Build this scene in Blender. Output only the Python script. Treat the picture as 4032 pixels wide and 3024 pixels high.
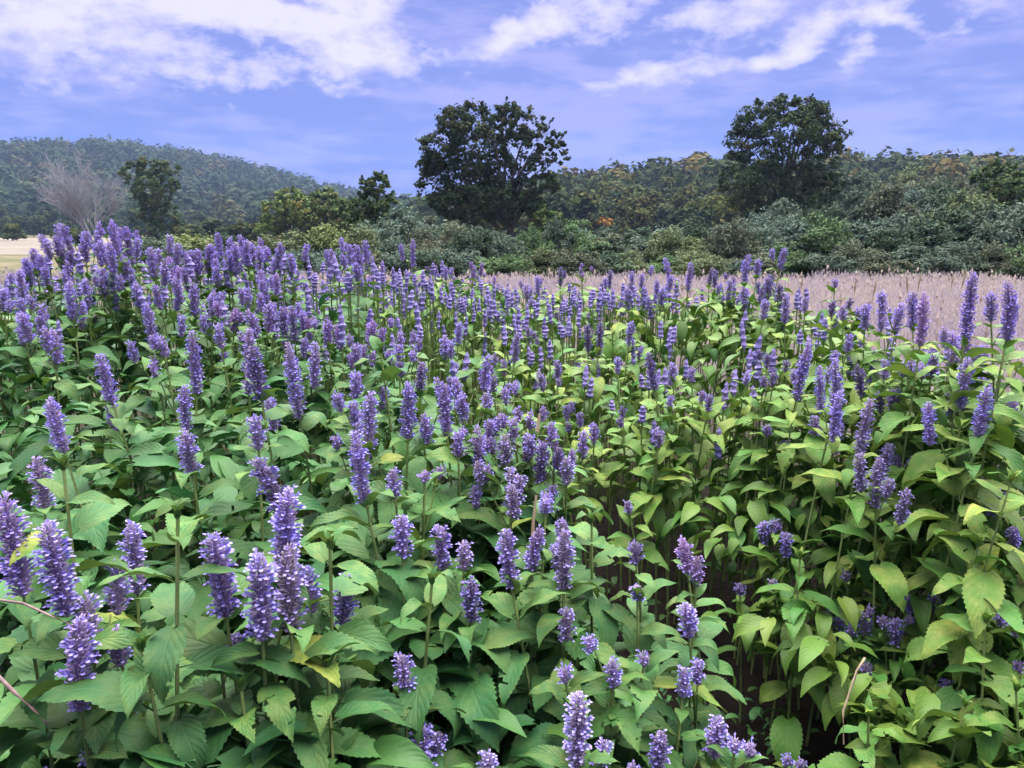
import bpy, math, random
import numpy as np
from mathutils import Vector, Matrix, Euler

random.seed(7)
RNG = np.random.default_rng(7)
R = math.radians
for o in list(bpy.data.objects):
    bpy.data.objects.remove(o, do_unlink=True)
SC = bpy.context.scene
COL = SC.collection

# ------------------------------------------------------------------ camera
CAM_Z = 1.35
TILT = math.atan2(607.0, 2912.0)
cam_d = bpy.data.cameras.new("camera")
cam_d.sensor_width = 36.0
cam_d.lens = 26.0
cam_d.clip_start = 0.02
cam_d.clip_end = 6000.0
cam = bpy.data.objects.new("camera", cam_d)
cam.location = (0, 0, CAM_Z)
cam.rotation_euler = (math.pi / 2 - TILT, 0, 0)
COL.objects.link(cam)
SC.camera = cam


def ray(u, v):
    """direction (unit depth) of a photograph position"""
    x = (u - 2016.0) / 2912.0
    y = (1512.0 - v) / 2912.0
    return Vector((x, math.cos(TILT) + y * math.sin(TILT), -math.sin(TILT) + y * math.cos(TILT)))


def at(u, v, d):
    return Vector((0, 0, CAM_Z)) + ray(u, v) * d


def at_y(u, v, Y):
    r = ray(u, v)
    return Vector((0, 0, CAM_Z)) + r * (Y / r.y)


# ------------------------------------------------------------------ light and exposure
EXPO = 3.45
SUN_EL, SUN_AZ = 72.0, 15.0          # azimuth measured from +Y towards +X
vs = SC.view_settings
vs.view_transform = 'Standard'
vs.look = 'None'
vs.gamma = 1.0
vs.use_curve_mapping = False
vs.exposure = EXPO
SC.cycles.use_denoising = True
SC.cycles.use_adaptive_sampling = True
SC.cycles.adaptive_threshold = 0.02
SC.cycles.max_bounces = 4
SC.cycles.diffuse_bounces = 2
SC.cycles.glossy_bounces = 2
SC.cycles.transmission_bounces = 3
SC.cycles.transparent_max_bounces = 4
SC.cycles.volume_bounces = 0
SC.cycles.sample_clamp_indirect = 4.0

sun_d = bpy.data.lights.new("sun", 'SUN')
sun_d.energy = 1.45
sun_d.angle = R(92)
sun_d.color = (1.0, 0.955, 0.9)
sun = bpy.data.objects.new("sun", sun_d)
sdir = Vector((math.sin(R(SUN_AZ)) * math.cos(R(SUN_EL)), math.cos(R(SUN_AZ)) * math.cos(R(SUN_EL)), math.sin(R(SUN_EL))))
sun.rotation_euler = (-sdir).to_track_quat('-Z', 'Y').to_euler()
sun.location = sdir * 300
COL.objects.link(sun)


class NB:
    """small node builder"""
    def __init__(self, tree):
        self.t = tree

    def n(self, typ, ins=None, **props):
        nd = self.t.nodes.new(typ)
        for k, v in props.items():
            setattr(nd, k, v)
        if ins:
            for k, v in ins.items():
                s = nd.inputs[k]
                if isinstance(v, bpy.types.NodeSocket):
                    self.t.links.new(v, s)
                else:
                    s.default_value = v
        return nd

    def m(self, op, a, b=0.0, c=None, clamp=False):
        ins = {0: a, 1: b}
        if c is not None:
            ins[2] = c
        return self.n('ShaderNodeMath', ins, operation=op, use_clamp=clamp).outputs[0]

    def mix(self, f, a, b, blend='MIX'):
        nd = self.n('ShaderNodeMix', None, data_type='RGBA', blend_type=blend)
        for s, v in ((nd.inputs[0], f), (nd.inputs[6], a), (nd.inputs[7], b)):
            if isinstance(v, bpy.types.NodeSocket):
                self.t.links.new(v, s)
            else:
                s.default_value = (*v, 1.0) if isinstance(v, tuple) and len(v) == 3 else v
        return nd.outputs[2]

    def noise(self, vec, scale, detail=3.0, rough=0.55, dist=0.0):
        ins = {'Scale': scale, 'Detail': detail, 'Roughness': rough, 'Distortion': dist}
        if vec is not None:
            ins['Vector'] = vec
        return self.n('ShaderNodeTexNoise', ins)

    def smooth(self, x, lo, hi, a=0.0, b=1.0):
        return self.n('ShaderNodeMapRange', {'Value': x, 'From Min': lo, 'From Max': hi, 'To Min': a, 'To Max': b},
                      interpolation_type='SMOOTHSTEP').outputs[0]


def build_world():
    w = bpy.data.worlds.new("World")
    SC.world = w
    w.use_nodes = True
    w.cycles.sampling_method = 'NONE'
    t = w.node_tree
    t.nodes.clear()
    b = NB(t)
    d = b.n('ShaderNodeTexCoord').outputs['Generated']
    sep = b.n('ShaderNodeSeparateXYZ', {0: d})
    x, y, z = sep.outputs
    az = b.m('ARCTAN2', x, y)
    el = b.m('ARCSINE', z)
    ae = b.n('ShaderNodeCombineXYZ', {0: az, 1: b.m('MULTIPLY', el, 1.7), 2: 0.3}).outputs[0]
    warp = b.noise(ae, 10.0, 3.0, 0.62)
    wv = b.n('ShaderNodeVectorMath', {0: warp.outputs['Color'], 1: (0.5, 0.5, 0.5)}, operation='SUBTRACT').outputs[0]
    wv = b.n('ShaderNodeVectorMath', {0: wv, 1: (0.07, 0.045, 0.0)}, operation='MULTIPLY').outputs[0]
    ang = b.n('ShaderNodeCombineXYZ', {0: az, 1: el, 2: 0.0}).outputs[0]
    ang = b.n('ShaderNodeVectorMath', {0: ang, 1: wv}, operation='ADD').outputs[0]
    blobs = [  # u, v, half width px, half height px, tilt deg, weight : the breaks and banks of cloud
        (60, 10, 850, 250, -2, 1.65), (950, -10, 560, 140, 0, 1.2), (1330, 110, 360, 170, -3, 1.0),
        (1750, 180, 330, 44, 9, 1.15), (2050, 110, 220, 62, 20, 1.05),
        (2380, 30, 300, 95, 12, 1.1), (1800, 60, 190, 100, 22, -2.0), (740, 120, 260, 50, -6, -1.15), (1080, 190, 260, 34, -12, -0.7),
        (560, 215, 260, 24, -4, -0.5), (1150, 8, 190, 24, -12, -1.0),
        (2680, 285, 210, 50, 8, 1.5), (2420, 325, 120, 40, 12, 1.3), (3080, 225, 150, 40, 8, 1.5), (2770, 80, 110, 66, 15, 1.15), (2980, 60, 110, 76, 10, 1.1),
        (3420, 18, 200, 42, 6, 1.3), (3530, 85, 90, 34, -15, 1.1), (3230, 120, 120, 34, 15, 1.05), (3360, 200, 45, 70, -15, 0.95),
        (3850, 30, 110, 46, 25, 1.0), (1700, 800, 330, 60, 0, 0.4), (2250, 740, 200, 50, 0, 0.3)]
    tot = None
    for (u, v, su, sv, ti, wt) in blobs:
        r = ray(u, v).normalized()
        a0, e0 = math.atan2(r.x, r.y), math.asin(r.z)
        k = 1.0 / 2912.0
        mp = b.n('ShaderNodeMapping', {'Vector': ang, 'Location': (a0, e0, 0), 'Rotation': (0, 0, R(ti)), 'Scale': (su * k, sv * k, 1.0)}, vector_type='TEXTURE').outputs[0]
        dd = b.n('ShaderNodeVectorMath', {0: mp, 1: mp}, operation='DOT_PRODUCT').outputs['Value']
        g = b.m('MULTIPLY', b.m('EXPONENT', b.m('MULTIPLY', dd, -1.0)), wt)
        tot = g if tot is None else b.m('ADD', tot, g)
    n2 = b.noise(ae, 22.0, 5.0, 0.64).outputs[0]
    trend = b.m('ADD', b.smooth(el, 0.22, 0.60, -0.20, 0.36), b.smooth(el, 0.05, 0.21, -1.1, 0.0))
    s = b.m('ADD', b.m('ADD', b.m('MULTIPLY', tot, 1.1), trend), b.m('MULTIPLY', b.m('SUBTRACT', n2, 0.53), 4.2))
    bright = b.smooth(s, 0.10, 1.0)
    hot = b.smooth(s, 0.6, 2.0)
    # cloud banks: deep periwinkle below, paler grey violet above, with soft edged banks
    st = b.n('ShaderNodeMapping', {'Vector': ae, 'Scale': (1.0, 2.7, 1.0), 'Rotation': (0, 0, R(8))}).outputs[0]
    streak = b.noise(st, 5.0, 4.0, 0.58).outputs[0]
    lift = b.smooth(el, 0.02, 0.26)
    bank = b.smooth(b.m('ADD', streak, b.m('MULTIPLY', b.m('SUBTRACT', n2, 0.5), 0.22)), 0.40, 0.60)
    body_f = b.m('ADD', b.m('MULTIPLY', lift, 0.38), b.m('MULTIPLY', bank, 0.62), clamp=True)
    body = b.mix(body_f, (0.125, 0.215, 0.75), (0.40, 0.41, 0.89))
    brc = b.mix(hot, (0.56, 0.55, 0.94), (0.89, 0.825, 0.97))
    col = b.mix(bright, body, brc)
    sky = b.n('ShaderNodeTexSky', None, sky_type='NISHITA', sun_disc=False, sun_elevation=R(SUN_EL), sun_rotation=R(SUN_AZ))
    # thin clear air between the clouds: physical sky at 0.1, seen through them
    skyc = b.n('ShaderNodeVectorMath', {0: sky.outputs[0], 3: 0.10}, operation='SCALE').outputs[0]
    col = b.mix(0.06, col, skyc)
    bg = b.n('ShaderNodeBackground', {'Color': col, 'Strength': 1.0 / (2 ** EXPO)})
    out = b.n('ShaderNodeOutputWorld', {'Surface': bg.outputs[0]})


build_world()

# ------------------------------------------------------------------ helpers


def tag(o, label=None, cat=None, group=None, kind=None):
    if label: o['label'] = label
    if cat: o['category'] = cat
    if group: o['group'] = group
    if kind: o['kind'] = kind
    return o


def mesh(name, V, F, uv=None, col=None, smooth=False, mat=None):
    """V (n,3); F list of faces or (m,k) array; uv per vertex; col per vertex rgb"""
    V = np.asarray(V, dtype=np.float32)
    me = bpy.data.meshes.new(name)
    if isinstance(F, np.ndarray):
        m, k = F.shape
        me.vertices.add(len(V)); me.vertices.foreach_set('co', V.ravel())
        me.loops.add(m * k); me.loops.foreach_set('vertex_index', F.astype(np.int32).ravel())
        me.polygons.add(m)
        me.polygons.foreach_set('loop_start', np.arange(0, m * k, k, dtype=np.int32))
        me.update(calc_edges=True)
    else:
        me.from_pydata([tuple(map(float, p)) for p in V], [], F)
        me.update()
    if uv is not None:
        li = np.empty(len(me.loops), dtype=np.int32)
        me.loops.foreach_get('vertex_index', li)
        lay = me.uv_layers.new(name="UVMap")
        lay.data.foreach_set('uv', np.asarray(uv, dtype=np.float32)[li].ravel())
    if col is not None:
        ca = me.color_attributes.new(name="tint", type='FLOAT_COLOR', domain='POINT')
        c4 = np.ones((len(V), 4), dtype=np.float32); c4[:, :3] = col
        ca.data.foreach_set('color', c4.ravel())
    me.polygons.foreach_set('use_smooth', np.full(len(me.polygons), smooth))
    if mat: me.materials.append(mat)
    return me


def obj(name, me, parent=None, mw=None, color=None):
    o = bpy.data.objects.new(name, me)
    COL.objects.link(o)
    if parent: o.parent = parent
    if mw is not None: o.matrix_basis = mw
    if color is not None: o.color = (*color, 1.0)
    return o


def empty(name, loc):
    o = bpy.data.objects.new(name, None)
    o.empty_display_size = 0.05
    COL.objects.link(o)
    o.location = loc
    return o


def axis_mat(loc, axis, spin=0.0, sc=1.0):
    q = Vector((0, 0, 1)).rotation_difference(Vector(axis).normalized())
    m = Matrix.Translation(loc) @ q.to_matrix().to_4x4() @ Matrix.Rotation(spin, 4, 'Z')
    if isinstance(sc, (int, float)): sc = (sc, sc, sc)
    return m @ Matrix.Diagonal((*sc, 1.0))


def tube(path, radii, sides=5):
    """returns V, F(quads) of a tapered tube along path"""
    path = [Vector(p) for p in path]
    V = []; F = []
    n = len(path)
    for i, p in enumerate(path):
        tdir = (path[min(i + 1, n - 1)] - path[max(i - 1, 0)]).normalized()
        a = tdir.orthogonal().normalized() if abs(tdir.z) < 0.9 else tdir.cross(Vector((0, 1, 0))).normalized()
        c = tdir.cross(a)
        for s in range(sides):
            th = 2 * math.pi * s / sides
            V.append(p + (a * math.cos(th) + c * math.sin(th)) * radii[i])
    for i in range(n - 1):
        for s in range(sides):
            s2 = (s + 1) % sides
            F.append((i * sides + s, i * sides + s2, (i + 1) * sides + s2, (i + 1) * sides + s))
    return V, F


class MB:
    def __init__(self): self.V = []; self.F = []
    def add(self, V, F):
        o = len(self.V); self.V += [tuple(v) for v in V]; self.F += [tuple(i + o for i in f) for f in F]


# ------------------------------------------------------------------ materials
def new_mat(name):
    m = bpy.data.materials.new(name)
    m.use_nodes = True
    m.node_tree.nodes.clear()
    return m, NB(m.node_tree)


def finish(b, shader):
    b.n('ShaderNodeOutputMaterial', {'Surface': shader})


def foliage_shader(b, col, rough, spec, trans, normal=None, tcol=None):
    ins = {'Base Color': col, 'Roughness': rough, 'Specular IOR Level': spec}
    if normal is not None: ins['Normal'] = normal
    p = b.n('ShaderNodeBsdfPrincipled', ins).outputs[0]
    tr = b.n('ShaderNodeBsdfTranslucent', {'Color': tcol if tcol is not None else col}).outputs[0]
    return b.n('ShaderNodeMixShader', {0: trans, 1: p, 2: tr}).outputs[0]


def mat_leaf():
    """object colour: r yellowing, g brightness, b blueness"""
    m, b = new_mat("hyssop_leaf")
    oi = b.n('ShaderNodeObjectInfo')
    sep = b.n('ShaderNodeSeparateColor', {0: oi.outputs['Color']})
    yel, val, blu = sep.outputs
    uv = b.n('ShaderNodeUVMap').outputs[0]
    su = b.n('ShaderNodeSeparateXYZ', {0: uv})
    s = b.m('ABSOLUTE', b.m('SUBTRACT', su.outputs[0], 0.5))           # 0 midrib .. 0.5 margin
    t = su.outputs[1]
    jit = b.noise(b.n('ShaderNodeTexCoord').outputs['Object'], 5.0, 2.0).outputs[0]
    ph = b.m('ADD', b.m('SUBTRACT', b.m('MULTIPLY', t, 7.0), b.m('MULTIPLY', s, 5.2)), b.m('MULTIPLY', jit, 1.2))
    fr = b.m('ABSOLUTE', b.m('SUBTRACT', b.m('FRACT', ph), 0.5))       # 0 on vein, .5 between
    vein = b.smooth(fr, 0.0, 0.16, 1.0, 0.0)
    mid = b.smooth(s, 0.0, 0.035, 1.0, 0.0)
    vmask = b.m('MAXIMUM', b.m('MULTIPLY', vein, 0.55), mid)
    tc = b.n('ShaderNodeTexCoord').outputs['Object']
    rnd = oi.outputs['Random']
    off = b.n('ShaderNodeCombineXYZ', {0: b.m('MULTIPLY', rnd, 37.0), 1: b.m('MULTIPLY', rnd, 11.0), 2: 0.0}).outputs[0]
    pos = b.n('ShaderNodeVectorMath', {0: tc, 1: off}, operation='ADD').outputs[0]
    blot = b.noise(pos, 4.0, 4.0, 0.6).outputs[0]
    fine = b.noise(pos, 40.0, 3.0, 0.6).outputs[0]
    green = b.mix(blu, (0.054, 0.165, 0.022), (0.036, 0.140, 0.048))
    green = b.mix(b.smooth(blot, 0.35, 0.75), green, (0.080, 0.180, 0.048))
    yellow = b.mix(b.smooth(blot, 0.3, 0.7), (0.15, 0.26, 0.035), (0.30, 0.32, 0.06))
    yb = b.m('ADD', yel, b.m('MULTIPLY', b.m('SUBTRACT', blot, 0.5), b.m('MULTIPLY', yel, 1.6)), clamp=True)
    col = b.mix(yb, green, yellow)
    col = b.mix(b.m('MULTIPLY', vmask, 0.22), col, (0.16, 0.24, 0.10))
    # brown spots and scorched margins, more on yellowing leaves
    spot = b.smooth(b.noise(pos, 11.0, 2.0, 0.5).outputs[0], 0.70, 0.76)
    edge = b.m('MULTIPLY', b.smooth(s, 0.40, 0.5), b.smooth(blot, 0.56, 0.66))
    brown = b.m('MULTIPLY', b.m('MAXIMUM', b.m('MULTIPLY', spot, 0.8), edge), b.m('ADD', b.m('MULTIPLY', yel, 0.9), 0.06), clamp=True)
    col = b.mix(brown, col, (0.09, 0.055, 0.025))
    vv = b.m('MULTIPLY', b.m('ADD', val, 0.0), b.m('ADD', b.m('MULTIPLY', fine, 0.35), 0.82))
    col = b.n('ShaderNodeVectorMath', {0: col, 3: vv}, operation='SCALE').outputs[0]
    quilt = b.m('ADD', b.m('MULTIPLY', b.m('POWER', b.m('MULTIPLY', fr, 2.0), 0.6), 0.5), b.m('MULTIPLY', fine, 0.35))
    quilt = b.m('MULTIPLY', quilt, b.smooth(s, 0.0, 0.06))
    bump = b.n('ShaderNodeBump', {'Strength': 0.55, 'Distance': 0.002, 'Height': quilt}).outputs[0]
    tcol = b.mix(0.5, col, (0.20, 0.30, 0.03))
    finish(b, foliage_shader(b, col, 0.60, 0.26, 0.14, bump, tcol))
    return m


def mat_simple(name, c1, c2, scale=6.0, rough=0.7, spec=0.3, trans=0.0, bump=0.0, detail=4.0):
    m, b = new_mat(name)
    tc = b.n('ShaderNodeTexCoord').outputs['Object']
    oi = b.n('ShaderNodeObjectInfo')
    off = b.n('ShaderNodeVectorMath', {0: tc, 1: b.n('ShaderNodeCombineXYZ', {0: b.m('MULTIPLY', oi.outputs['Random'], 50.0)}).outputs[0]}, operation='ADD').outputs[0]
    nz = b.noise(off, scale, detail, 0.6).outputs[0]
    col = b.mix(b.smooth(nz, 0.3, 0.7), c1, c2)
    ins = {}
    nrm = None
    if bump:
        nrm = b.n('ShaderNodeBump', {'Strength': 0.6, 'Distance': bump, 'Height': nz}).outputs[0]
    if trans:
        finish(b, foliage_shader(b, col, rough, spec, trans, nrm))
    else:
        ins = {'Base Color': col, 'Roughness': rough, 'Specular IOR Level': spec}
        if nrm is not None: ins['Normal'] = nrm
        finish(b, b.n('ShaderNodeBsdfPrincipled', ins).outputs[0])
    return m


def mat_spike(name, lo, hi, tip, faded, trans):
    """tint.r = height on spike, tint.g = random, object colour r = fading, g = brightness, b = pinkness"""
    m, b = new_mat(name)
    a = b.n('ShaderNodeAttribute', None, attribute_name='tint')
    sa = b.n('ShaderNodeSeparateColor', {0: a.outputs['Color']})
    oi = b.n('ShaderNodeObjectInfo')
    so = b.n('ShaderNodeSeparateColor', {0: oi.outputs['Color']})
    col = b.mix(sa.outputs[1], lo, hi)
    col = b.mix(b.m('MULTIPLY', b.smooth(sa.outputs[0], 0.78, 1.0), 0.6), col, tip)
    col = b.mix(b.m('MULTIPLY', so.outputs[2], 0.5), col, (0.40, 0.19, 0.46))
    col = b.mix(b.m('MULTIPLY', so.outputs[0], b.m('ADD', 0.45, b.m('MULTIPLY', sa.outputs[1], 0.55))), col, faded)
    col = b.n('ShaderNodeVectorMath', {0: col, 3: so.outputs[1]}, operation='SCALE').outputs[0]
    finish(b, foliage_shader(b, col, 0.6, 0.2, trans))
    return m


def mat_crown(name, dark, light, trans=0.15):
    """object colour multiplies; tint.r = per clump variation, tint.g = autumn colour share"""
    m, b = new_mat(name)
    a = b.n('ShaderNodeAttribute', None, attribute_name='tint')
    sa = b.n('ShaderNodeSeparateColor', {0: a.outputs['Color']})
    oi = b.n('ShaderNodeObjectInfo')
    col = b.mix(sa.outputs[0], dark, light)
    col = b.mix(sa.outputs[1], col, (0.13, 0.085, 0.03))
    col = b.mix(1.0, col, oi.outputs['Color'], 'MULTIPLY')
    finish(b, foliage_shader(b, col, 0.8, 0.08, trans))
    return m


M = {
    'leaf': mat_leaf(),
    'stem': mat_simple('hyssop_stem', (0.25, 0.30, 0.09), (0.16, 0.22, 0.07), 30, 0.6, 0.3),
    'stem_dry': mat_simple('dry_stem', (0.42, 0.33, 0.21), (0.26, 0.19, 0.11), 40, 0.75, 0.2, bump=0.002),
    'twig': mat_simple('mauve_twig', (0.24, 0.16, 0.15), (0.13, 0.09, 0.09), 60, 0.8, 0.2, bump=0.002),
    'calyx': mat_spike('calyx', (0.24, 0.175, 0.34), (0.52, 0.425, 0.68), (0.64, 0.55, 0.78), (0.32, 0.27, 0.27), 0.15),
    'petal': mat_spike('petal', (0.25, 0.21, 0.70), (0.42, 0.375, 0.86), (0.53, 0.475, 0.88), (0.42, 0.35, 0.60), 0.25),
    'crown': mat_crown('tree_leaf', (0.020, 0.034, 0.014), (0.052, 0.076, 0.030)),
    'shrub': mat_crown('shrub_leaf', (0.080, 0.114, 0.076), (0.150, 0.195, 0.130)),
    'bark': mat_simple('bark', (0.045, 0.038, 0.034), (0.085, 0.073, 0.065), 8, 0.9, 0.2, bump=0.03),
    'dead_bark': mat_simple('dead_bark', (0.19, 0.19, 0.215), (0.27, 0.27, 0.295), 5, 0.9, 0.2, bump=0.03),
    'soil': mat_simple('soil', (0.035, 0.024, 0.018), (0.085, 0.062, 0.048), 14, 0.95, 0.1, bump=0.02, detail=7),
    'field': mat_simple('tan_field', (0.145, 0.125, 0.10), (0.20, 0.175, 0.14), 0.09, 0.9, 0.1),
    'hill': mat_simple('hill_floor', (0.02, 0.026, 0.014), (0.04, 0.042, 0.022), 0.05, 0.95, 0.1),
}


def smoothstep(a, b, x):
    t = np.clip((x - a) / (b - a), 0, 1)
    return t * t * (3 - 2 * t)


def ground_z(x, y):
    """beds stand level, the meadow falls half a metre behind them"""
    x = np.asarray(x, dtype=float); y = np.asarray(y, dtype=float)
    z = -0.35 * smoothstep(5.0, 20.0, np.hypot(x, y))
    return z + 0.012 * np.sin(x * 5.1 + 1.3) * np.sin(y * 4.3) * (np.hypot(x, y) < 40)


# ------------------------------------------------------------------ ground
def build_ground():
    xs = np.concatenate([-np.geomspace(3500, 6, 22), np.linspace(-5, 5, 61), np.geomspace(6, 3500, 22)])
    ys = np.concatenate([-np.geomspace(3000, 3, 12), np.linspace(-2, 9, 61), np.geomspace(10, 4000, 26)])
    X, Y = np.meshgrid(xs, ys)
    Z = ground_z(X, Y)
    V = np.stack([X, Y, Z], -1).reshape(-1, 3)
    nx, ny = len(xs), len(ys)
    i = np.arange(nx - 1); j = np.arange(ny - 1)
    I, J = np.meshgrid(i, j)
    a = (J * nx + I).ravel()
    F = np.stack([a, a + 1, a + nx + 1, a + nx], -1)
    m, b = new_mat('ground')
    tc = b.n('ShaderNodeTexCoord').outputs['Object']
    sp = b.n('ShaderNodeSeparateXYZ', {0: tc})
    r = b.n('ShaderNodeVectorMath', {0: tc}, operation='LENGTH').outputs['Value']
    nz = b.noise(tc, 16.0, 7.0, 0.65).outputs[0]
    nb = b.noise(tc, 0.4, 5.0, 0.6).outputs[0]
    soil = b.mix(b.smooth(nz, 0.3, 0.7), (0.009, 0.007, 0.006), (0.024, 0.018, 0.015))
    turf = b.mix(b.smooth(nb, 0.3, 0.7), (0.06, 0.075, 0.03), (0.16, 0.13, 0.08))
    col = b.mix(b.smooth(r, 3.5, 6.0), soil, turf)
    bump = b.n('ShaderNodeBump', {'Strength': 0.9, 'Distance': 0.02, 'Height': nz}).outputs[0]
    finish(b, b.n('ShaderNodeBsdfPrincipled', {'Base Color': col, 'Roughness': 0.95, 'Specular IOR Level': 0.1, 'Normal': bump}).outputs[0])
    o = obj('ground', mesh('ground', V, F, smooth=True, mat=m))
    tag(o, 'dark soil and rough turf under the flower beds and meadow', kind='structure')
    # pale mown field far off, seen past the tall flowers
    pts = [(-220, 52), (-26, 52), (-72, 155), (-220, 165)]
    o = obj('far_field', mesh('far_field', [(x, y, -0.335) for x, y in pts], [(0, 1, 2, 3)], mat=M['field']))
    tag(o, 'pale tan mown field lying before the wooded hill', kind='structure')


build_ground()

# ------------------------------------------------------------------ leaf meshes


def leaf_mesh(name, width=0.33, fold=0.25, start=0.25, curl=1.1, ripple=0.03, twist=0.0, bites=0, rows=31, teeth=True, petiole=0.16, seed=0, mat='leaf', roll_in=0.0):
    """unit-length serrated ovate blade along +Y, petiole included"""
    rg = random.Random(seed)
    cols = [-1.0, -0.55, 0.0, 0.55, 1.0]
    V = []; UV = []; F = []
    # midrib curve
    th = start
    y = 0.0; z = 0.0
    mids = []
    ds = 1.0 / (rows - 1)
    for i in range(rows):
        t = i / (rows - 1)
        mids.append((y, z, th))
        th -= curl * ds * (0.5 + t)
        y += math.cos(th) * ds; z += math.sin(th) * ds
    py = math.cos(start) * petiole; pz = math.sin(start + 0.15) * petiole
    phs = rg.uniform(0, 6.28)
    for i in range(rows):
        t = i / (rows - 1)
        hw = (max(t, 0.0) + 0.012) ** 0.46 * (1 - t) ** 1.12 * 1.84 * width * 0.92 + 0.001
        if t > 0.97: hw = 0.004
        my, mz, mth = mids[i]
        for s in cols:
            k = hw
            back = 0.0
            if teeth and abs(s) == 1.0 and 0 < i < rows - 1:
                k *= (1.05 if i % 2 else 0.95)
                back = 0.018 if i % 2 else 0.0
            cord = -0.085 * abs(s) ** 1.5 * max(0.0, 1 - t * 5) ** 1.2
            xx = s * k * math.cos(fold * (0.6 + 0.4 * abs(s)))
            up = abs(s) * k * math.sin(fold) + ripple * math.sin(t * 11 + phs + (1.5 if s > 0 else 0)) * s * s * min(1, 4 * t) \
                - roll_in * (abs(s) ** 3) * k
            yy = my + (cord + back) * math.cos(mth) - up * math.sin(mth)
            zz = mz + (cord + back) * math.sin(mth) + up * math.cos(mth)
            if twist:
                a = twist * t
                xx, zz2 = xx * math.cos(a), zz + xx * math.sin(a)
                zz = zz2
            V.append((xx, yy + py, zz + pz)); UV.append((s * 0.5 + 0.5, t))
    n = len(cols)
    drop = set()
    for _ in range(bites):
        bi = rg.randrange(4, rows - 4); side = rg.choice([0, 3])
        for q in range(rg.choice([1, 2, 3])): drop.add((bi + q, side))
        if rg.random() < 0.5: drop.add((rg.randrange(5, rows - 6), rg.choice([1, 2])))
    for i in range(rows - 1):
        for c in range(n - 1):
            if (i, c) in drop: continue
            a = i * n + c
            F.append((a, a + 1, a + n + 1, a + n))
    # petiole
    base = len(V)
    pr = 0.013
    for (yy, zz, r) in ((0, 0, pr), (py, pz, pr * 0.8), (py + mids[4][0], pz + mids[4][1] - 0.006, pr * 0.45)):
        for k in range(3):
            a = 2 * math.pi * k / 3
            V.append((r * math.cos(a), yy, zz + r * math.sin(a) - pr * 0.3)); UV.append((0.5, 0.01))
    for i in range(2):
        for k in range(3):
            k2 = (k + 1) % 3
            F.append((base + i * 3 + k, base + i * 3 + k2, base + (i + 1) * 3 + k2, base + (i + 1) * 3 + k))
    return mesh(name, V, F, uv=UV, smooth=True, mat=M[mat])


LEAVES = []
cfg = [(0.34, 0.22, 0.30, 1.2, 0.02, 0.0, 0), (0.38, 0.35, 0.25, 1.5, 0.03, 0.15, 1), (0.31, 0.45, 0.35, 0.9, 0.02, -0.2, 0),
       (0.36, 0.15, 0.20, 1.8, 0.03, 0.1, 1), (0.40, 0.28, 0.30, 1.0, 0.025, -0.1, 0), (0.33, 0.60, 0.40, 1.3, 0.03, 0.25, 0),
       (0.37, 0.20, 0.30, 0.6, 0.02, 0.05, 0), (0.35, 0.10, 0.15, 1.5, 0.04, -0.3, 2), (0.39, 0.32, 0.35, 1.9, 0.025, 0.0, 0),
       (0.32, 0.30, 0.30, 1.1, 0.03, 0.3, 1), (0.36, 0.42, 0.25, 1.4, 0.035, -0.15, 1), (0.41, 0.18, 0.25, 1.2, 0.03, 0.1, 0)]
for i, c in enumerate(cfg):
    LEAVES.append(leaf_mesh('leaf', *c, seed=i, roll_in=0.1 if i % 3 else 0.0))
BRACT = [leaf_mesh('leaf', 0.30, 0.35, 0.5, 1.0, 0.02, 0.1 * k, 0, rows=13, petiole=0.05, seed=50 + k) for k in (-1, 1)]


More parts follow.
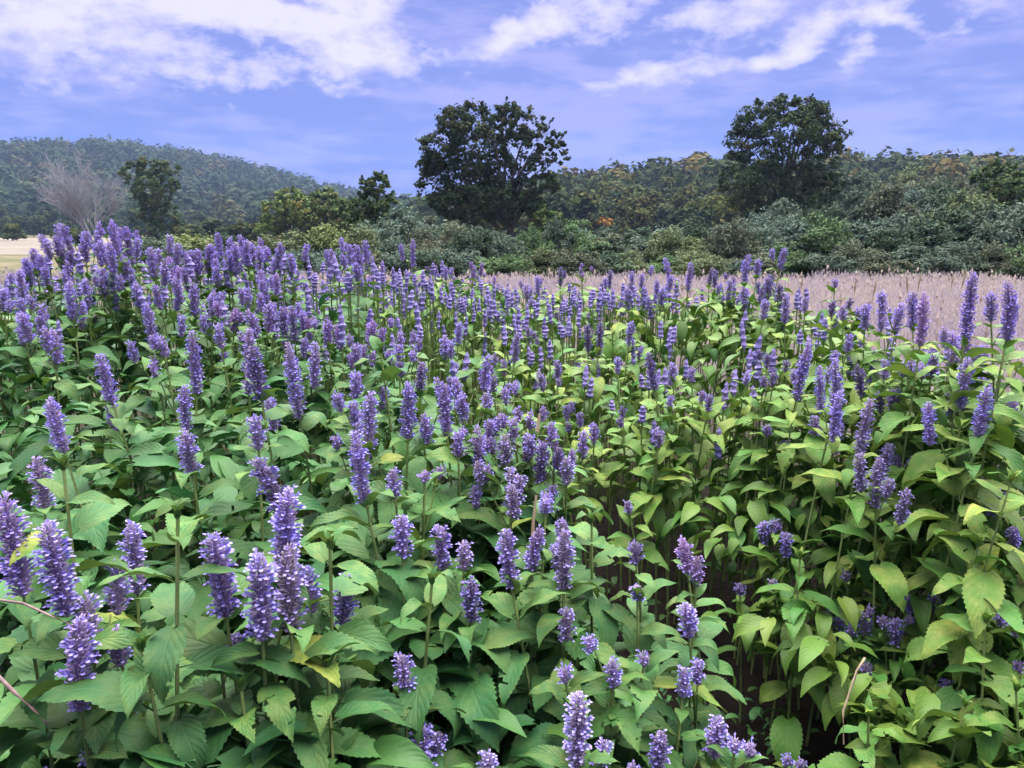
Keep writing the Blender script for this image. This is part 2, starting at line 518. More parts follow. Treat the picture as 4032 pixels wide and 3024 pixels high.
# ------------------------------------------------------------------ flower spike meshes
def spike_meshes(L, seed, bud=False):
    rg = random.Random(seed)
    CV, CF, CC = [], [], []
    PV, PF, PC = [], [], []
    nw = max(2, int(round(L / 0.0066)))

    def basis(a, up):
        out = Vector((math.cos(a) * math.cos(up), math.sin(a) * math.cos(up), math.sin(up)))
        sd = Vector((-math.sin(a), math.cos(a), 0))
        return out, sd, out.cross(sd)

    # inner axis
    v, f = tube([(0, 0, 0), (0, 0, L * 0.5), (0, 0, L * 0.97)], [0.0045, 0.0042, 0.0015], 6)
    CV += [tuple(p) for p in v]; CF += f; CC += [(0.3, 0.0, 0)] * len(v)
    patch = [rg.random() for _ in range(8)]
    for w in range(nw):
        t = (w + 0.5) / nw
        zc = t * L
        prof = 1.0 if t < 0.72 else max(0.25, 1 - ((t - 0.72) / 0.28) ** 1.7 * 0.72)
        if t < 0.12: prof *= 0.72 + t * 2.3
        rad = 0.0112 * prof * rg.uniform(0.9, 1.08)
        cnt = int(18 * (0.55 + 0.45 * prof))
        a0 = rg.uniform(0, 6.28)
        for k in range(cnt):
            a = a0 + 2 * math.pi * k / cnt + rg.uniform(-0.16, 0.16)
            up = rg.uniform(0.25, 0.75) + (0.5 * max(0, t - 0.8) / 0.2)
            out, sd, nm = basis(a, up)
            base = Vector((math.cos(a) * 0.003, math.sin(a) * 0.003, zc + rg.uniform(-0.002, 0.002)))
            cl = rad * rg.uniform(0.78, 1.08)
            r1 = 0.00150 * (0.7 + 0.4 * prof)
            mid = base + out * cl * 0.62
            o = len(CV)
            CV.append(tuple(base))
            for q in range(4):
                aa = q * math.pi / 2 + 0.4
                CV.append(tuple(mid + (sd * math.cos(aa) + nm * math.sin(aa)) * r1))
            CV.append(tuple(base + out * (cl + 0.0012)))
            g = rg.random()
            CC += [(t, g * 0.35, 0)] + [(t, g * 0.8, 0)] * 4 + [(t, min(1, 0.5 + g * 0.6), 0)]
            for q in range(4):
                q2 = (q + 1) % 4
                CF.append((o, o + 1 + q2, o + 1 + q)); CF.append((o + 1 + q, o + 1 + q2, o + 5))
            # open flower
            pr = 0.30 * (0.35 + 1.1 * patch[int((t * 3.99)) * 2 + (1 if math.sin(a) > 0 else 0)])
            if t > 0.9: pr *= 0.6
            if bud: pr *= 0.8
            if rg.random() < pr:
                ln = rad * rg.uniform(1.15, 1.6)
                tipc = base + out * ln
                s0 = base + out * cl * 0.7
                o = len(PV); g = rg.random()
                for q in range(3):
                    aa = q * 2.094
                    PV.append(tuple(s0 + (sd * math.cos(aa) + nm * math.sin(aa)) * 0.0008))
                for q in range(3):
                    aa = q * 2.094
                    PV.append(tuple(tipc + (sd * math.cos(aa) + nm * math.sin(aa)) * 0.0021))
                PC += [(t, g * 0.6, 0)] * 6
                for q in range(3):
                    q2 = (q + 1) % 3
                    PF.append((o + q, o + q2, o + 3 + q2, o + 3 + q))
                # two lips with side lobes
                for (dn, ww, dl) in ((1.0, 0.0019, 0.0026), (-1.0, 0.0027, 0.0036)):
                    o = len(PV)
                    tip2 = tipc + out * dl * 0.8 + nm * dn * dl
                    PV += [tuple(tipc + nm * dn * 0.0012 - sd * ww), tuple(tipc + nm * dn * 0.0012 + sd * ww),
                           tuple(tip2 + sd * ww * 0.5), tuple(tip2 - sd * ww * 0.6)]
                    PC += [(t, g * 0.8, 0)] * 2 + [(t, min(1, g + 0.3), 0)] * 2
                    PF.append((o, o + 1, o + 2, o + 3))
                if rg.random() < 0.6:        # stamens
                    o = len(PV)
                    e = tipc + out * rg.uniform(0.003, 0.006) + nm * rg.uniform(-0.001, 0.003)
                    PV += [tuple(tipc - sd * 0.0003), tuple(tipc + sd * 0.0003), tuple(e)]
                    PC += [(t, 1.0, 0)] * 3
                    PF.append((o, o + 1, o + 2))
    bend = rg.uniform(-0.9, 0.9) * (0.4 if rg.random() < 0.6 else 1.6)      # spikes nod a little
    CV = [(x + bend * z * z, y, z) for x, y, z in CV]; PV = [(x + bend * z * z, y, z) for x, y, z in PV]
    cm = mesh('flower_spike', CV, CF, col=np.array(CC), mat=M['calyx'])
    pm = mesh('petals', PV, PF, col=np.array(PC), mat=M['petal']) if PF else None
    return cm, pm


SPIKES = {}
for L in (0.02, 0.035, 0.055, 0.08, 0.105, 0.135, 0.165):
    SPIKES[L] = [spike_meshes(L, int(L * 1e4) + k) for k in range(6)]


# ------------------------------------------------------------------ hyssop plants
GROUP_H = "hyssop plants in the flower beds"
N_LEAF = 0


def leaf_at(parent, p, phi, pitch, roll, size, color, meshes=None):
    global N_LEAF
    N_LEAF += 1
    mw = Matrix.Translation(p) @ Matrix.Rotation(phi, 4, 'Z') @ Matrix.Rotation(pitch, 4, 'X') @ Matrix.Rotation(roll, 4, 'Y') @ Matrix.Scale(size, 4)
    return obj('leaf', random.choice(meshes or LEAVES), parent, mw, color)


def spike_at(parent, tip, axis, L, look, wide=1.0):
    key = min(SPIKES, key=lambda k: abs(math.log(k / L)))
    cm, pm = random.choice(SPIKES[key])
    axis = Vector(axis).normalized()
    if L < 0.06: wide *= 0.85
    mw = axis_mat(Vector(tip) - axis * L, axis, random.uniform(0, 6.28), (wide, wide, L / key))
    s = obj('flower_spike', cm, parent, mw, look)
    if pm: obj('petals', pm, s, None, look)
    return s


def leaf_color(bed, h, top):
    if bed == 'b':    # yellow-green bed across the gap
        y = max(0.0, random.gauss(0.34, 0.18)) if random.random() < 0.35 + 0.65 * min(1, h / 0.75) else max(0.0, random.gauss(0.06, 0.08))
        if random.random() < 0.05: y = random.uniform(0.7, 1.0)
        return (min(1, y), random.uniform(0.95, 1.3), random.uniform(0.0, 0.3))
    y = max(0.0, random.gauss(0.05, 0.07)) + (0.10 if top else 0)
    if random.random() < 0.012: y = random.uniform(0.6, 1.0)
    return (min(1, y), random.uniform(0.74, 1.12), random.uniform(0.5, 1.0))


def hyssop(tip, L, bed, label, lean=None, look=(0.1, 1.0, 0.1), nodes=7, side=0.3, big=1.0, spike=True, phi0=None, wide=1.0, gap=1.0):
    """one stalk: tip = top of its flower spike"""
    tip = Vector(tip)
    h = tip.z
    if lean is None:
        lean = Vector((random.gauss(0, 0.07), random.gauss(0, 0.05), 0))
    gx, gy = tip.x - lean.x * h * 0.9 + random.gauss(0, 0.02), tip.y - lean.y * h * 0.9 + random.gauss(0, 0.02)
    base = Vector((gx, gy, float(ground_z(gx, gy)) - 0.01))
    root = empty('hyssop_plant', base)
    tag(root, label, 'plant', GROUP_H)
    axis = Vector((lean.x, lean.y, 1.0)).normalized()
    tp = tip - base
    top = tp - axis * (L * 0.9 if spike else 0.0)
    mid = Vector((top.x * 0.4, top.y * 0.4, top.z * 0.55))

    def pt(s):
        return (1 - s) ** 2 * Vector((0, 0, 0)) + 2 * s * (1 - s) * mid + s * s * top
    path = [pt(i / 7) for i in range(8)]
    v, f = tube(path, [0.0042 - 0.0019 * i / 7 for i in range(8)], 4)
    obj('stem', mesh('stem', v, f, mat=M['stem']), root)
    if spike: spike_at(root, tp, axis, L, look, wide)
    n_sp = 1 if spike else 0
    Ls = top.length
    phi = random.uniform(0, 6.28) if phi0 is None else phi0
    dist = random.uniform(0.012, 0.035) if spike else 0.0
    k = 0
    while k < nodes and dist < Ls - 0.06:
        s = 1 - dist / Ls
        p = pt(s)
        full = min(1.0, 0.45 + 0.22 * k)
        for j in range(2):
            a = phi + j * math.pi + random.gauss(0, 0.15)
            sz = 0.118 * full * big * random.uniform(0.75, 1.2)
            pitch = (0.35 - 0.18 * k if k < 4 else -0.55) + random.gauss(0, 0.24)
            if k == 0 and not spike: sz *= 0.8; pitch = 0.7
            leaf_at(root, p, a, pitch, random.gauss(0, 0.22), sz, leaf_color(bed, p.z, k < 2), BRACT if (k == 0 and sz < 0.045) else None)
        if spike and k in (0, 1, 2, 3) and random.random() < side:
            a = phi + random.choice((0, math.pi)) + random.gauss(0, 0.3)
            ln = random.uniform(0.03, 0.10) + 0.02 * k
            dirv = Vector((-math.sin(a) * 0.42, math.cos(a) * 0.42, 1.0)).normalized()
            e = p + dirv * ln
            v, f = tube([p, p + dirv * ln * 0.6 + Vector((0, 0, -0.004)), e], [0.0018, 0.0016, 0.0013], 4)
            obj('side_stem', mesh('side_stem', v, f, mat=M['stem']), root)
            l2 = max(0.02, L * random.uniform(0.4, 0.95))
            spike_at(root, e + dirv * l2 * 0.95, (dirv + Vector((0, 0, 1.6))), l2, look, wide * 0.88)
            for j in range(2):
                leaf_at(root, p + dirv * ln * 0.85, a + math.pi / 2 + j * math.pi + random.gauss(0, 0.3), random.uniform(-0.1, 0.4), random.gauss(0, 0.2),
                        random.uniform(0.022, 0.04) * big, leaf_color(bed, p.z, True), BRACT)
            n_sp += 1
        if not spike and k == 0:
            for j in range(2):
                leaf_at(root, p, phi + math.pi / 2 + j * math.pi, 0.9, 0, 0.03 * big, leaf_color(bed, p.z, True), BRACT)
        phi += math.pi / 2 + random.gauss(0, 0.18)
        dist += (random.uniform(0.030, 0.052) + 0.006 * k) * gap
        k += 1
    root['_n'] = n_sp
    root['_lean'] = lean.length
    return root


# spikes read off the photograph: place of the tip, length, (look)
HERO = """
389,1397,205 194,1573,220 729,1701,187 765,1306,250 978,1297,190 1130,1350,390 1005,1645,130 1045,1800,290d 1130,1926,380 845,2107,360
1021,2186,372 1112,2168,346b 194,2065,390 328,2356,270f 273,2453,380 450,2478,160 10,1950,430 747,2788,260 371,2890,170 863,2520,130
1368,2271,200 1581,2034,170 1733,2077,180 1830,2137,115f 1976,2083,250 2110,2077,180 2231,2101,240f 2190,2144,110 1860,2290,180d 1590,2590,150
1660,2867,230 1921,2976,150 2280,2727,330f 2377,2921,130 2608,2873,190 2413,2600,120 2537,2580,50 2222,2640,60 2510,2310,60 2500,2140,90d
2695,2130,140p 2749,2198,115p 2700,2380,150 2700,2636,115 2834,2830,190 2895,2921,50 2955,2940,55 3101,2982,60 3004,2059,97 3095,2101,100
3053,2052,50 3575,2022,75f 3990,2077,100 3676,2344,85 3300,2441,90 3350,2475,40 3405,2423,100f 3478,2435,45f 3526,2441,110 3411,2618,60f
3940,2417,55 3873,2581,45 4007,2618,45 3727,2684,38 3332,2259,40f 3040,2290,45f 2913,2300,50d 3174,1349,240 3332,1421,240 3271,1446,67
3387,1440,128d 3423,1573,225f 3210,1640,140 3302,1665,134 3520,1537,90d 3502,1750,165 3460,1810,200f 3587,1804,90f 3101,1737,80 3022,1677,45
3812,1415,200 3757,1537,122 3891,1531,220 3860,1367,110 3678,1403,90d 3751,1312,135 3812,1312,100f 3490,1421,75f 3557,1430,60f 3593,1415,60f
3636,1446,50f 3010,1482,67d 3046,1470,55d 2943,1470,50 3022,1391,60d 2797,1561,65d 2724,1446,60 3867,1883,70 3927,1932,110 3994,1580,80
3350,1320,70 3836,1072,270 4012,1114,230 3988,1193,160 3903,1157,110 3654,1157,210p 3593,1150,150 3545,1199,110 3411,1199,100 3089,980,85
3034,1084,90d 2937,1005,115 2986,1023,75 2724,1035,110 2797,1060,65d 2816,1084,50d 2876,1102,90 3071,1132,60d 3095,1157,120 3016,1181,80
2931,1132,90 3277,1187,70d 3320,1205,60 3174,1175,60f 1623,944,180 1508,1029,115 1374,968,75 1405,968,120 1720,1047,60 1751,1053,50
2207,1053,72d 2404,1065,75d 2383,1096,45 2486,1114,65d 2116,1090,70 437,871,135 468,895,110 507,895,115 541,943,70 328,913,120
270,935,115 237,956,110 131,980,110 112,1035,90 158,1010,120 80,1100,110 80,1180,110 12,1138,90 495,1016,100 400,1059,100
613,1126,95 760,1114,135 820,968,110 845,1020,110 778,986,100 905,938,115 954,925,125 990,956,105 1050,974,80 1098,956,110
1145,1004,85 1027,1065,145 966,1138,80 838,1156,85 270,1108,150 340,1132,85 535,1120,95 580,1200,180 638,1332,70 857,1284,90
1145,1205,140 1190,1229,75 1288,1260,100p 1075,1193,130f 158,1205,85 1611,1513,225 1745,1513,210 1794,1488,160 1459,1549,235 1392,1707,300
1550,1853,115 1879,1689,170 1927,1658,100 1800,1707,95 2006,1719,130b 2018,1847,170f 2018,1652,80 2085,1719,90 2134,1750,165d 2182,1701,75
2085,1628,65 2298,1701,110 2340,1671,80 2231,1804,115f 1751,1324,95 1569,1360,70 1575,1312,60 1650,1434,110d 1405,1470,110 1392,1585,90
1672,1865,35 1940,1488,60d 1988,1531,65 1915,1550,80 2152,1968,60 2468,1980,55 2231,1598,60d 2286,1628,55d 2195,1421,75f 2128,1464,80f
1982,1421,60f 2037,1312,120f 2371,1270,130d 2316,1280,110d 2486,1270,95 2560,1390,150d 2645,1434,75 2578,1488,50d 2432,1409,65 2638,1561,55
2450,1604,45d 2584,1689,60f 2602,1701,65f
"""
# depth of the flower tips over the picture: the lie of the two beds
VR = [860, 950, 1050, 1150, 1300, 1450, 1550, 1700, 1900, 2100, 2300, 2600, 2900]
DT_A = {500: [2.4, 2.35, 2.25, 2.1, 1.75, 1.5, 1.4, 1.25, 1.0, 0.92, 0.88, 0.9, 0.98],
        1100: [2.8, 2.7, 2.6, 2.2, 1.75, 1.5, 1.4, 1.25, 1.05, 0.95, 0.92, 0.95, 1.0],
        1750: [2.8, 2.6, 4.2, 3.2, 2.4, 1.75, 1.55, 1.42, 1.3, 1.22, 1.15, 1.08, 1.05],
        2250: [4.0, 4.0, 4.0, 3.4, 2.8, 2.1, 1.8, 1.6, 1.45, 1.3, 1.25, 1.15, 1.08],
        2800: [4.0, 4.0, 4.0, 3.4, 2.8, 2.1, 1.8, 1.65, 1.5, 1.38, 1.32, 1.25, 1.15]}
DT_B = {1700: [4.2, 4.2, 4.2, 3.6, 2.9, 2.7, 2.6, 2.5, 2.4, 2.3, 2.2, 2.1, 2.0],
        2300: [4.0, 4.0, 4.0, 3.4, 2.8, 2.5, 2.35, 2.2, 2.15, 2.05, 2.0, 1.9, 1.8],
        2850: [3.2, 3.2, 3.1, 2.8, 2.4, 2.2, 2.15, 2.08, 2.02, 1.95, 1.88, 1.78, 1.68],
        3400: [2.4, 2.4, 2.3, 2.15, 2.0, 1.95, 1.92, 1.88, 1.85, 1.8, 1.75, 1.66, 1.58],
        3950: [1.8, 1.75, 1.7, 1.7, 1.7, 1.7, 1.7, 1.68, 1.66, 1.62, 1.58, 1.52, 1.46]}


def left_bed(u, v):
    return u < float(np.interp(v, [1080, 1300, 1450, 1900, 2080, 2130, 2400, 2800, 3024], [1500, 1800, 1950, 2420, 2520, 2790, 2800, 2900, 3000]))


def depth_at(u, v):
    T = DT_A if left_bed(u, v) else DT_B
    us = sorted(T)
    return float(np.interp(u, us, [float(np.interp(v, VR, T[k])) for k in us]))


LOOKS = {'': (0.06, 1.0, 0.12), 'd': (0.05, 0.62, 0.12), 'f': (0.55, 1.0, 0.1), 'b': (1.0, 0.85, 0.0), 'p': (0.1, 1.0, 0.8)}  # d lowers brightness; on one shadowed spike this paints in the shade
LOOKW = {'': 'blue-violet', 'd': 'darkened violet', 'f': 'fading greyish', 'b': 'spent brownish', 'p': 'pinkish mauve'}


def gap_x(Y): return 0.56 - 0.44 * (Y - 1.5)


def bed_of(x, y): return 'b' if x > gap_x(y) - 0.02 else 'a'


def sizew(L):
    return 'tiny' if L < 0.03 else 'stubby' if L < 0.055 else 'short' if L < 0.08 else 'long' if L > 0.125 else 'plump'


def make_label(tip, L, look, bed, n, lean=0.0):
    h = tip.z
    hw = 'towering' if h > 1.24 else 'tall' if h > 1.05 else 'waist-high' if h > 0.78 else 'low'
    nw = {0: 'no', 1: 'one', 2: 'two', 3: 'three', 4: 'four', 5: 'five'}.get(n, 'several')
    sp = f"{nw} {sizew(L)} {LOOKW[look]} spike" + ('s' if n > 1 else '')
    gx = abs(tip.x - gap_x(tip.y))
    if bed == 'a':
        pl = 'beside the dark furrow, blue-green bed' if gx < 0.35 else 'inside the blue-green bed' if tip.y < 1.6 else 'at the back of the blue-green bed'
    else:
        pl = 'beside the dark furrow, yellow-green bed' if gx < 0.4 else 'against the mauve meadow, yellow-green bed' if tip.x > far_edge(tip.y) - 0.45 else 'inside the yellow-green bed'
    ln = 'leaning ' if lean > 0.09 else ''
    return f"{hw} {ln}hyssop with {sp} {pl}"


def far_edge(Y):
    if Y < 2.6: return 2.1
    if Y < 5.5: return 1.85 - 0.638 * (Y - 2.6)
    return 0.0 - 0.42 * (Y - 5.5)


def add_plant(tip, L, look, bed, **kw):
    r = hyssop(tip, L, bed, 'x', look=tuple(min(1.0, max(0.0, c + abs(random.gauss(0, 0.16)))) if i != 1 else c * random.uniform(0.9, 1.1) for i, c in enumerate(LOOKS[look])), **kw)
    r['label'] = make_label(tip, L, look, bed, r['_n'], r['_lean'])
    del r['_lean']
    del r['_n']
    return r


N_PLANT = 0
TIPS = []
HT = []
for tok in HERO.split():
    u, v, ln = tok.split(',')
    look = ln[-1] if ln[-1].isalpha() else ''
    u, v, ln = float(u), float(v), float(ln.rstrip('dfbp'))
    D = depth_at(u, v)
    d = 0.62 * D + 0.38 * min(max(0.11 * 2912 / ln, 0.85 * D), 1.15 * D)
    L = min(0.17, max(0.018, ln * d / 2912))
    tip = at(u, v, d)
    bed = 'a' if left_bed(u, v) else 'b'
    near = d < 1.15
    kw = dict(nodes=10 if d < 1.9 else 6, side=0.10 if d < 1.45 else (0.25 if d < 1.75 else 0.6) if bed == 'a' else 0.14, big=1.22 if (bed == 'a' and d < 1.6) else 1.0, gap=1.3 if (bed == 'a' and d < 1.6) else 1.0)
    if bed == 'b' and v > 1950: kw['nodes'] = 7; kw['big'] = 0.9; kw['lean'] = Vector((-0.22, -0.12, 0)) * random.uniform(0.4, 1.2)
    gg = tip.x - gap_x(tip.y)
    if bed == 'b' and gg < 0.5 and tip.y < 3.2: kw['nodes'] = 4
    if bed == 'a' and gg > -0.42 and tip.y < 3.0: kw['big'] = 0.95; kw['nodes'] = 6
    if (u, v) == (389, 1397) or (u, v) == (194, 1573): kw['lean'] = Vector((-0.16, 0.0, 0))
    if (u, v) == (3089, 980): kw['lean'] = Vector((0.14, 0.0, 0))
    kw['wide'] = 1.06 if d < 1.15 else 0.95
    add_plant(tip, L, look, bed, **kw)
    TIPS.append((tip.x, tip.y)); HT.append((tip.x, tip.y, tip.z, 1.0 if bed == 'b' else 0.0)); N_PLANT += 1

HTA = np.array(HT)


def canopy(x, y, right):
    """height of the flower tips round about, within the same bed"""
    d2 = (HTA[None, :, 0] - x[:, None]) ** 2 + (HTA[None, :, 1] - y[:, None]) ** 2
    w = 1.0 / (d2 + 0.01) ** 1.5
    w = w * np.where(HTA[None, :, 3] == right.astype(float)[:, None], 1.0, 0.02)
    return (w * HTA[None, :, 2]).sum(1) / w.sum(1)


# leafy shoots with broad leaves that stand out among the flowers
for i, (u, v, d, big, bed) in enumerate([(700, 2040, 0.86, 0.85, 'a'), (250, 1850, 0.98, 1.0, 'a'), (1500, 1390, 1.65, 1.05, 'a'), (1300, 2160, 1.0, 1.0, 'a'),
                                         (1700, 2300, 1.15, 1.0, 'a'), (560, 2560, 0.86, 0.95, 'a'), (1290, 2640, 0.95, 1.05, 'a'), (950, 2720, 0.92, 1.0, 'a'), (2330, 2060, 1.4, 1.05, 'a'),
                                         (3850, 2150, 1.58, 1.15, 'b'), (3150, 2200, 1.85, 1.1, 'b'), (3880, 2450, 1.5, 1.05, 'b'), (3800, 2780, 1.45, 1.0, 'b'), (3420, 2820, 1.52, 1.0, 'b'), (4000, 2720, 1.42, 1.0, 'b'), (3980, 1900, 1.55, 1.1, 'b')]):
    tip = at(u, v, d)
    r = hyssop(tip, 0.02, bed, 'x', nodes=8, side=0, spike=False, big=big)
    r['label'] = ('tall ' if tip.z > 1.05 else 'waist-high ' if tip.z > 0.78 else 'low ') + 'broad-leaved hyssop shoot without flowers ' + ('in the blue-green bed' if bed == 'a' else 'in the yellow-green bed')
    del r['_n'], r['_lean']
    TIPS.append((tip.x, tip.y)); N_PLANT += 1
# plants between the ones above, filling both beds
tries = 0
while N_PLANT < 298 and tries < 20000:
    tries += 1
    Y = random.uniform(0.75, 6.0)
    X = random.uniform(-1.9, 2.2)
    if tries % 2 and not (-1.7 < X < -0.3 and 1.4 < Y < 2.8): continue
    if abs(X) > 0.78 * Y + 0.15 or X > far_edge(Y) - 0.08: continue
    gxx = X - gap_x(Y)
    if -0.26 < gxx < (0.38 if Y < 2.8 else 0.24) and Y < 3.8: continue
    if X < -0.75 * Y: continue
    if gxx < -1.4 and Y > 3.2: continue
    if min(math.hypot(X - a, Y - c) for a, c in TIPS) < (0.09 if Y < 2.4 else 0.15): continue
    bed = 'b' if gxx > 0 else 'a'
    hgt = float(canopy(np.array([X]), np.array([Y]), np.array([bed == 'b']))[0]) - 0.02 + random.gauss(0, 0.045)
    if -0.45 < gxx < 0.45: hgt -= 0.08
    leafy = random.random() < ((0.15 if bed == 'a' else 0.45) if Y < 1.9 else 0.06)
    L = random.uniform(0.06, 0.12) if bed == 'a' else random.uniform(0.04, 0.085)
    look = random.choice(['', '', '', 'd', 'f', 'p'])
    if leafy:
        r = hyssop(Vector((X, Y, hgt - 0.06)), 0.02, bed, 'x', nodes=6, side=0, spike=False)
        r['label'] = ('leafy hyssop shoot without flowers in the blue-green bed' if bed == 'a' else 'leafy hyssop shoot without flowers in the yellow-green bed')
        del r['_n'], r['_lean']
    else:
        add_plant(Vector((X, Y, hgt)), L, look, bed, nodes=9 if Y < 1.9 else 6, side=0.2 if Y < 1.7 else 0.55)
    TIPS.append((X, Y)); N_PLANT += 1
print('plants', N_PLANT, 'leaves', N_LEAF)

# ------------------------------------------------------------------ the rest of the hyssop, too many to single out
def in_beds(X, Y, margin=0.0):
    g = X - (0.56 - 0.44 * (Y - 1.5))
    fe = np.where(Y < 2.6, 2.1, np.where(Y < 5.5, 1.85 - 0.638 * (Y - 2.6), -0.42 * (Y - 5.5)))
    ok = (X < fe - 0.03 - margin) & ~((g > -0.27) & (g < 0.15) & (Y < 3.4)) & (np.abs(X) < 0.80 * Y + 0.6)
    ok &= ~((g < -2.6) & (Y > 3.0)) & ~((g < -1.2) & (Y > 3.9))
    return ok, g


def rot_frames(n, rg, phi, pitch, roll):
    """columns: local x, y, z in the world for Rz(phi) Rx(pitch) Ry(roll)"""
    cp, sp, ct, st, cr, sr = np.cos(phi), np.sin(phi), np.cos(pitch), np.sin(pitch), np.cos(roll), np.sin(roll)
    z0 = np.zeros(n); o1 = np.ones(n)
    Rz = np.stack([np.stack([cp, -sp, z0], -1), np.stack([sp, cp, z0], -1), np.stack([z0, z0, o1], -1)], 1)
    Rx = np.stack([np.stack([o1, z0, z0], -1), np.stack([z0, ct, -st], -1), np.stack([z0, st, ct], -1)], 1)
    Ry = np.stack([np.stack([cr, z0, sr], -1), np.stack([z0, o1, z0], -1), np.stack([-sr, z0, cr], -1)], 1)
    return Rz @ Rx @ Ry


def mat_tinted_leaf():
    m, b = new_mat('packed_hyssop_leaf')
    a = b.n('ShaderNodeAttribute', None, attribute_name='tint')
    sa = b.n('ShaderNodeSeparateColor', {0: a.outputs['Color']})
    uv = b.n('ShaderNodeSeparateXYZ', {0: b.n('ShaderNodeUVMap').outputs[0]})
    s = b.m('ABSOLUTE', b.m('SUBTRACT', uv.outputs[0], 0.5))
    fr = b.m('ABSOLUTE', b.m('SUBTRACT', b.m('FRACT', b.m('SUBTRACT', b.m('MULTIPLY', uv.outputs[1], 8.0), b.m('MULTIPLY', s, 5.2))), 0.5))
    vm = b.m('MAXIMUM', b.m('MULTIPLY', b.smooth(fr, 0.0, 0.16, 1.0, 0.0), 0.5), b.smooth(s, 0.0, 0.035, 1.0, 0.0))
    col = b.mix(sa.outputs[2], (0.054, 0.165, 0.022), (0.036, 0.140, 0.048))
    col = b.mix(sa.outputs[0], col, (0.22, 0.29, 0.045))
    col = b.mix(b.m('MULTIPLY', vm, 0.14), col, (0.16, 0.24, 0.10))
    col = b.n('ShaderNodeVectorMath', {0: col, 3: sa.outputs[1]}, operation='SCALE').outputs[0]
    bump = b.n('ShaderNodeBump', {'Strength': 0.22, 'Distance': 0.0016, 'Height': b.m('MULTIPLY', fr, 2.0)}).outputs[0]
    finish(b, foliage_shader(b, col, 0.52, 0.30, 0.12, bump))
    return m


M['packed'] = mat_tinted_leaf()


def instance_merge(protos, P, Rm, S, pick):
    """merge copies of prototype meshes (numpy) -> V, tri-free quads list, uv, copy index"""
    Vs, Fs, UVs, IDX = [], [], [], []
    off = 0
    for k, (pv, pf, puv) in enumerate(protos):
        sel = np.where(pick == k)[0]
        if not len(sel): continue
        v = np.einsum('nij,vj->nvi', Rm[sel], pv) * S[sel][:, None, None] + P[sel][:, None, :]
        nv = len(pv)
        Vs.append(v.reshape(-1, 3)); UVs.append(np.tile(puv, (len(sel), 1)))
        f = pf[None] + (np.arange(len(sel)) * nv)[:, None, None] + off
        Fs.append(f.reshape(-1, pf.shape[1])); IDX.append(np.repeat(sel, nv)); off += len(sel) * nv
    return np.concatenate(Vs), np.concatenate(Fs), np.concatenate(UVs), np.concatenate(IDX)


def mesh_arrays(me, quads_only=True):
    v = np.empty(len(me.vertices) * 3, dtype=np.float32); me.vertices.foreach_get('co', v)
    f = np.array([list(p.vertices) for p in me.polygons if len(p.vertices) == 4])
    uv = np.zeros((len(me.vertices), 2), dtype=np.float32)
    if me.uv_layers:
        for p in me.polygons:
            for li in p.loop_indices: uv[me.loops[li].vertex_index] = me.uv_layers[0].data[li].uv
    return v.reshape(-1, 3), f, uv


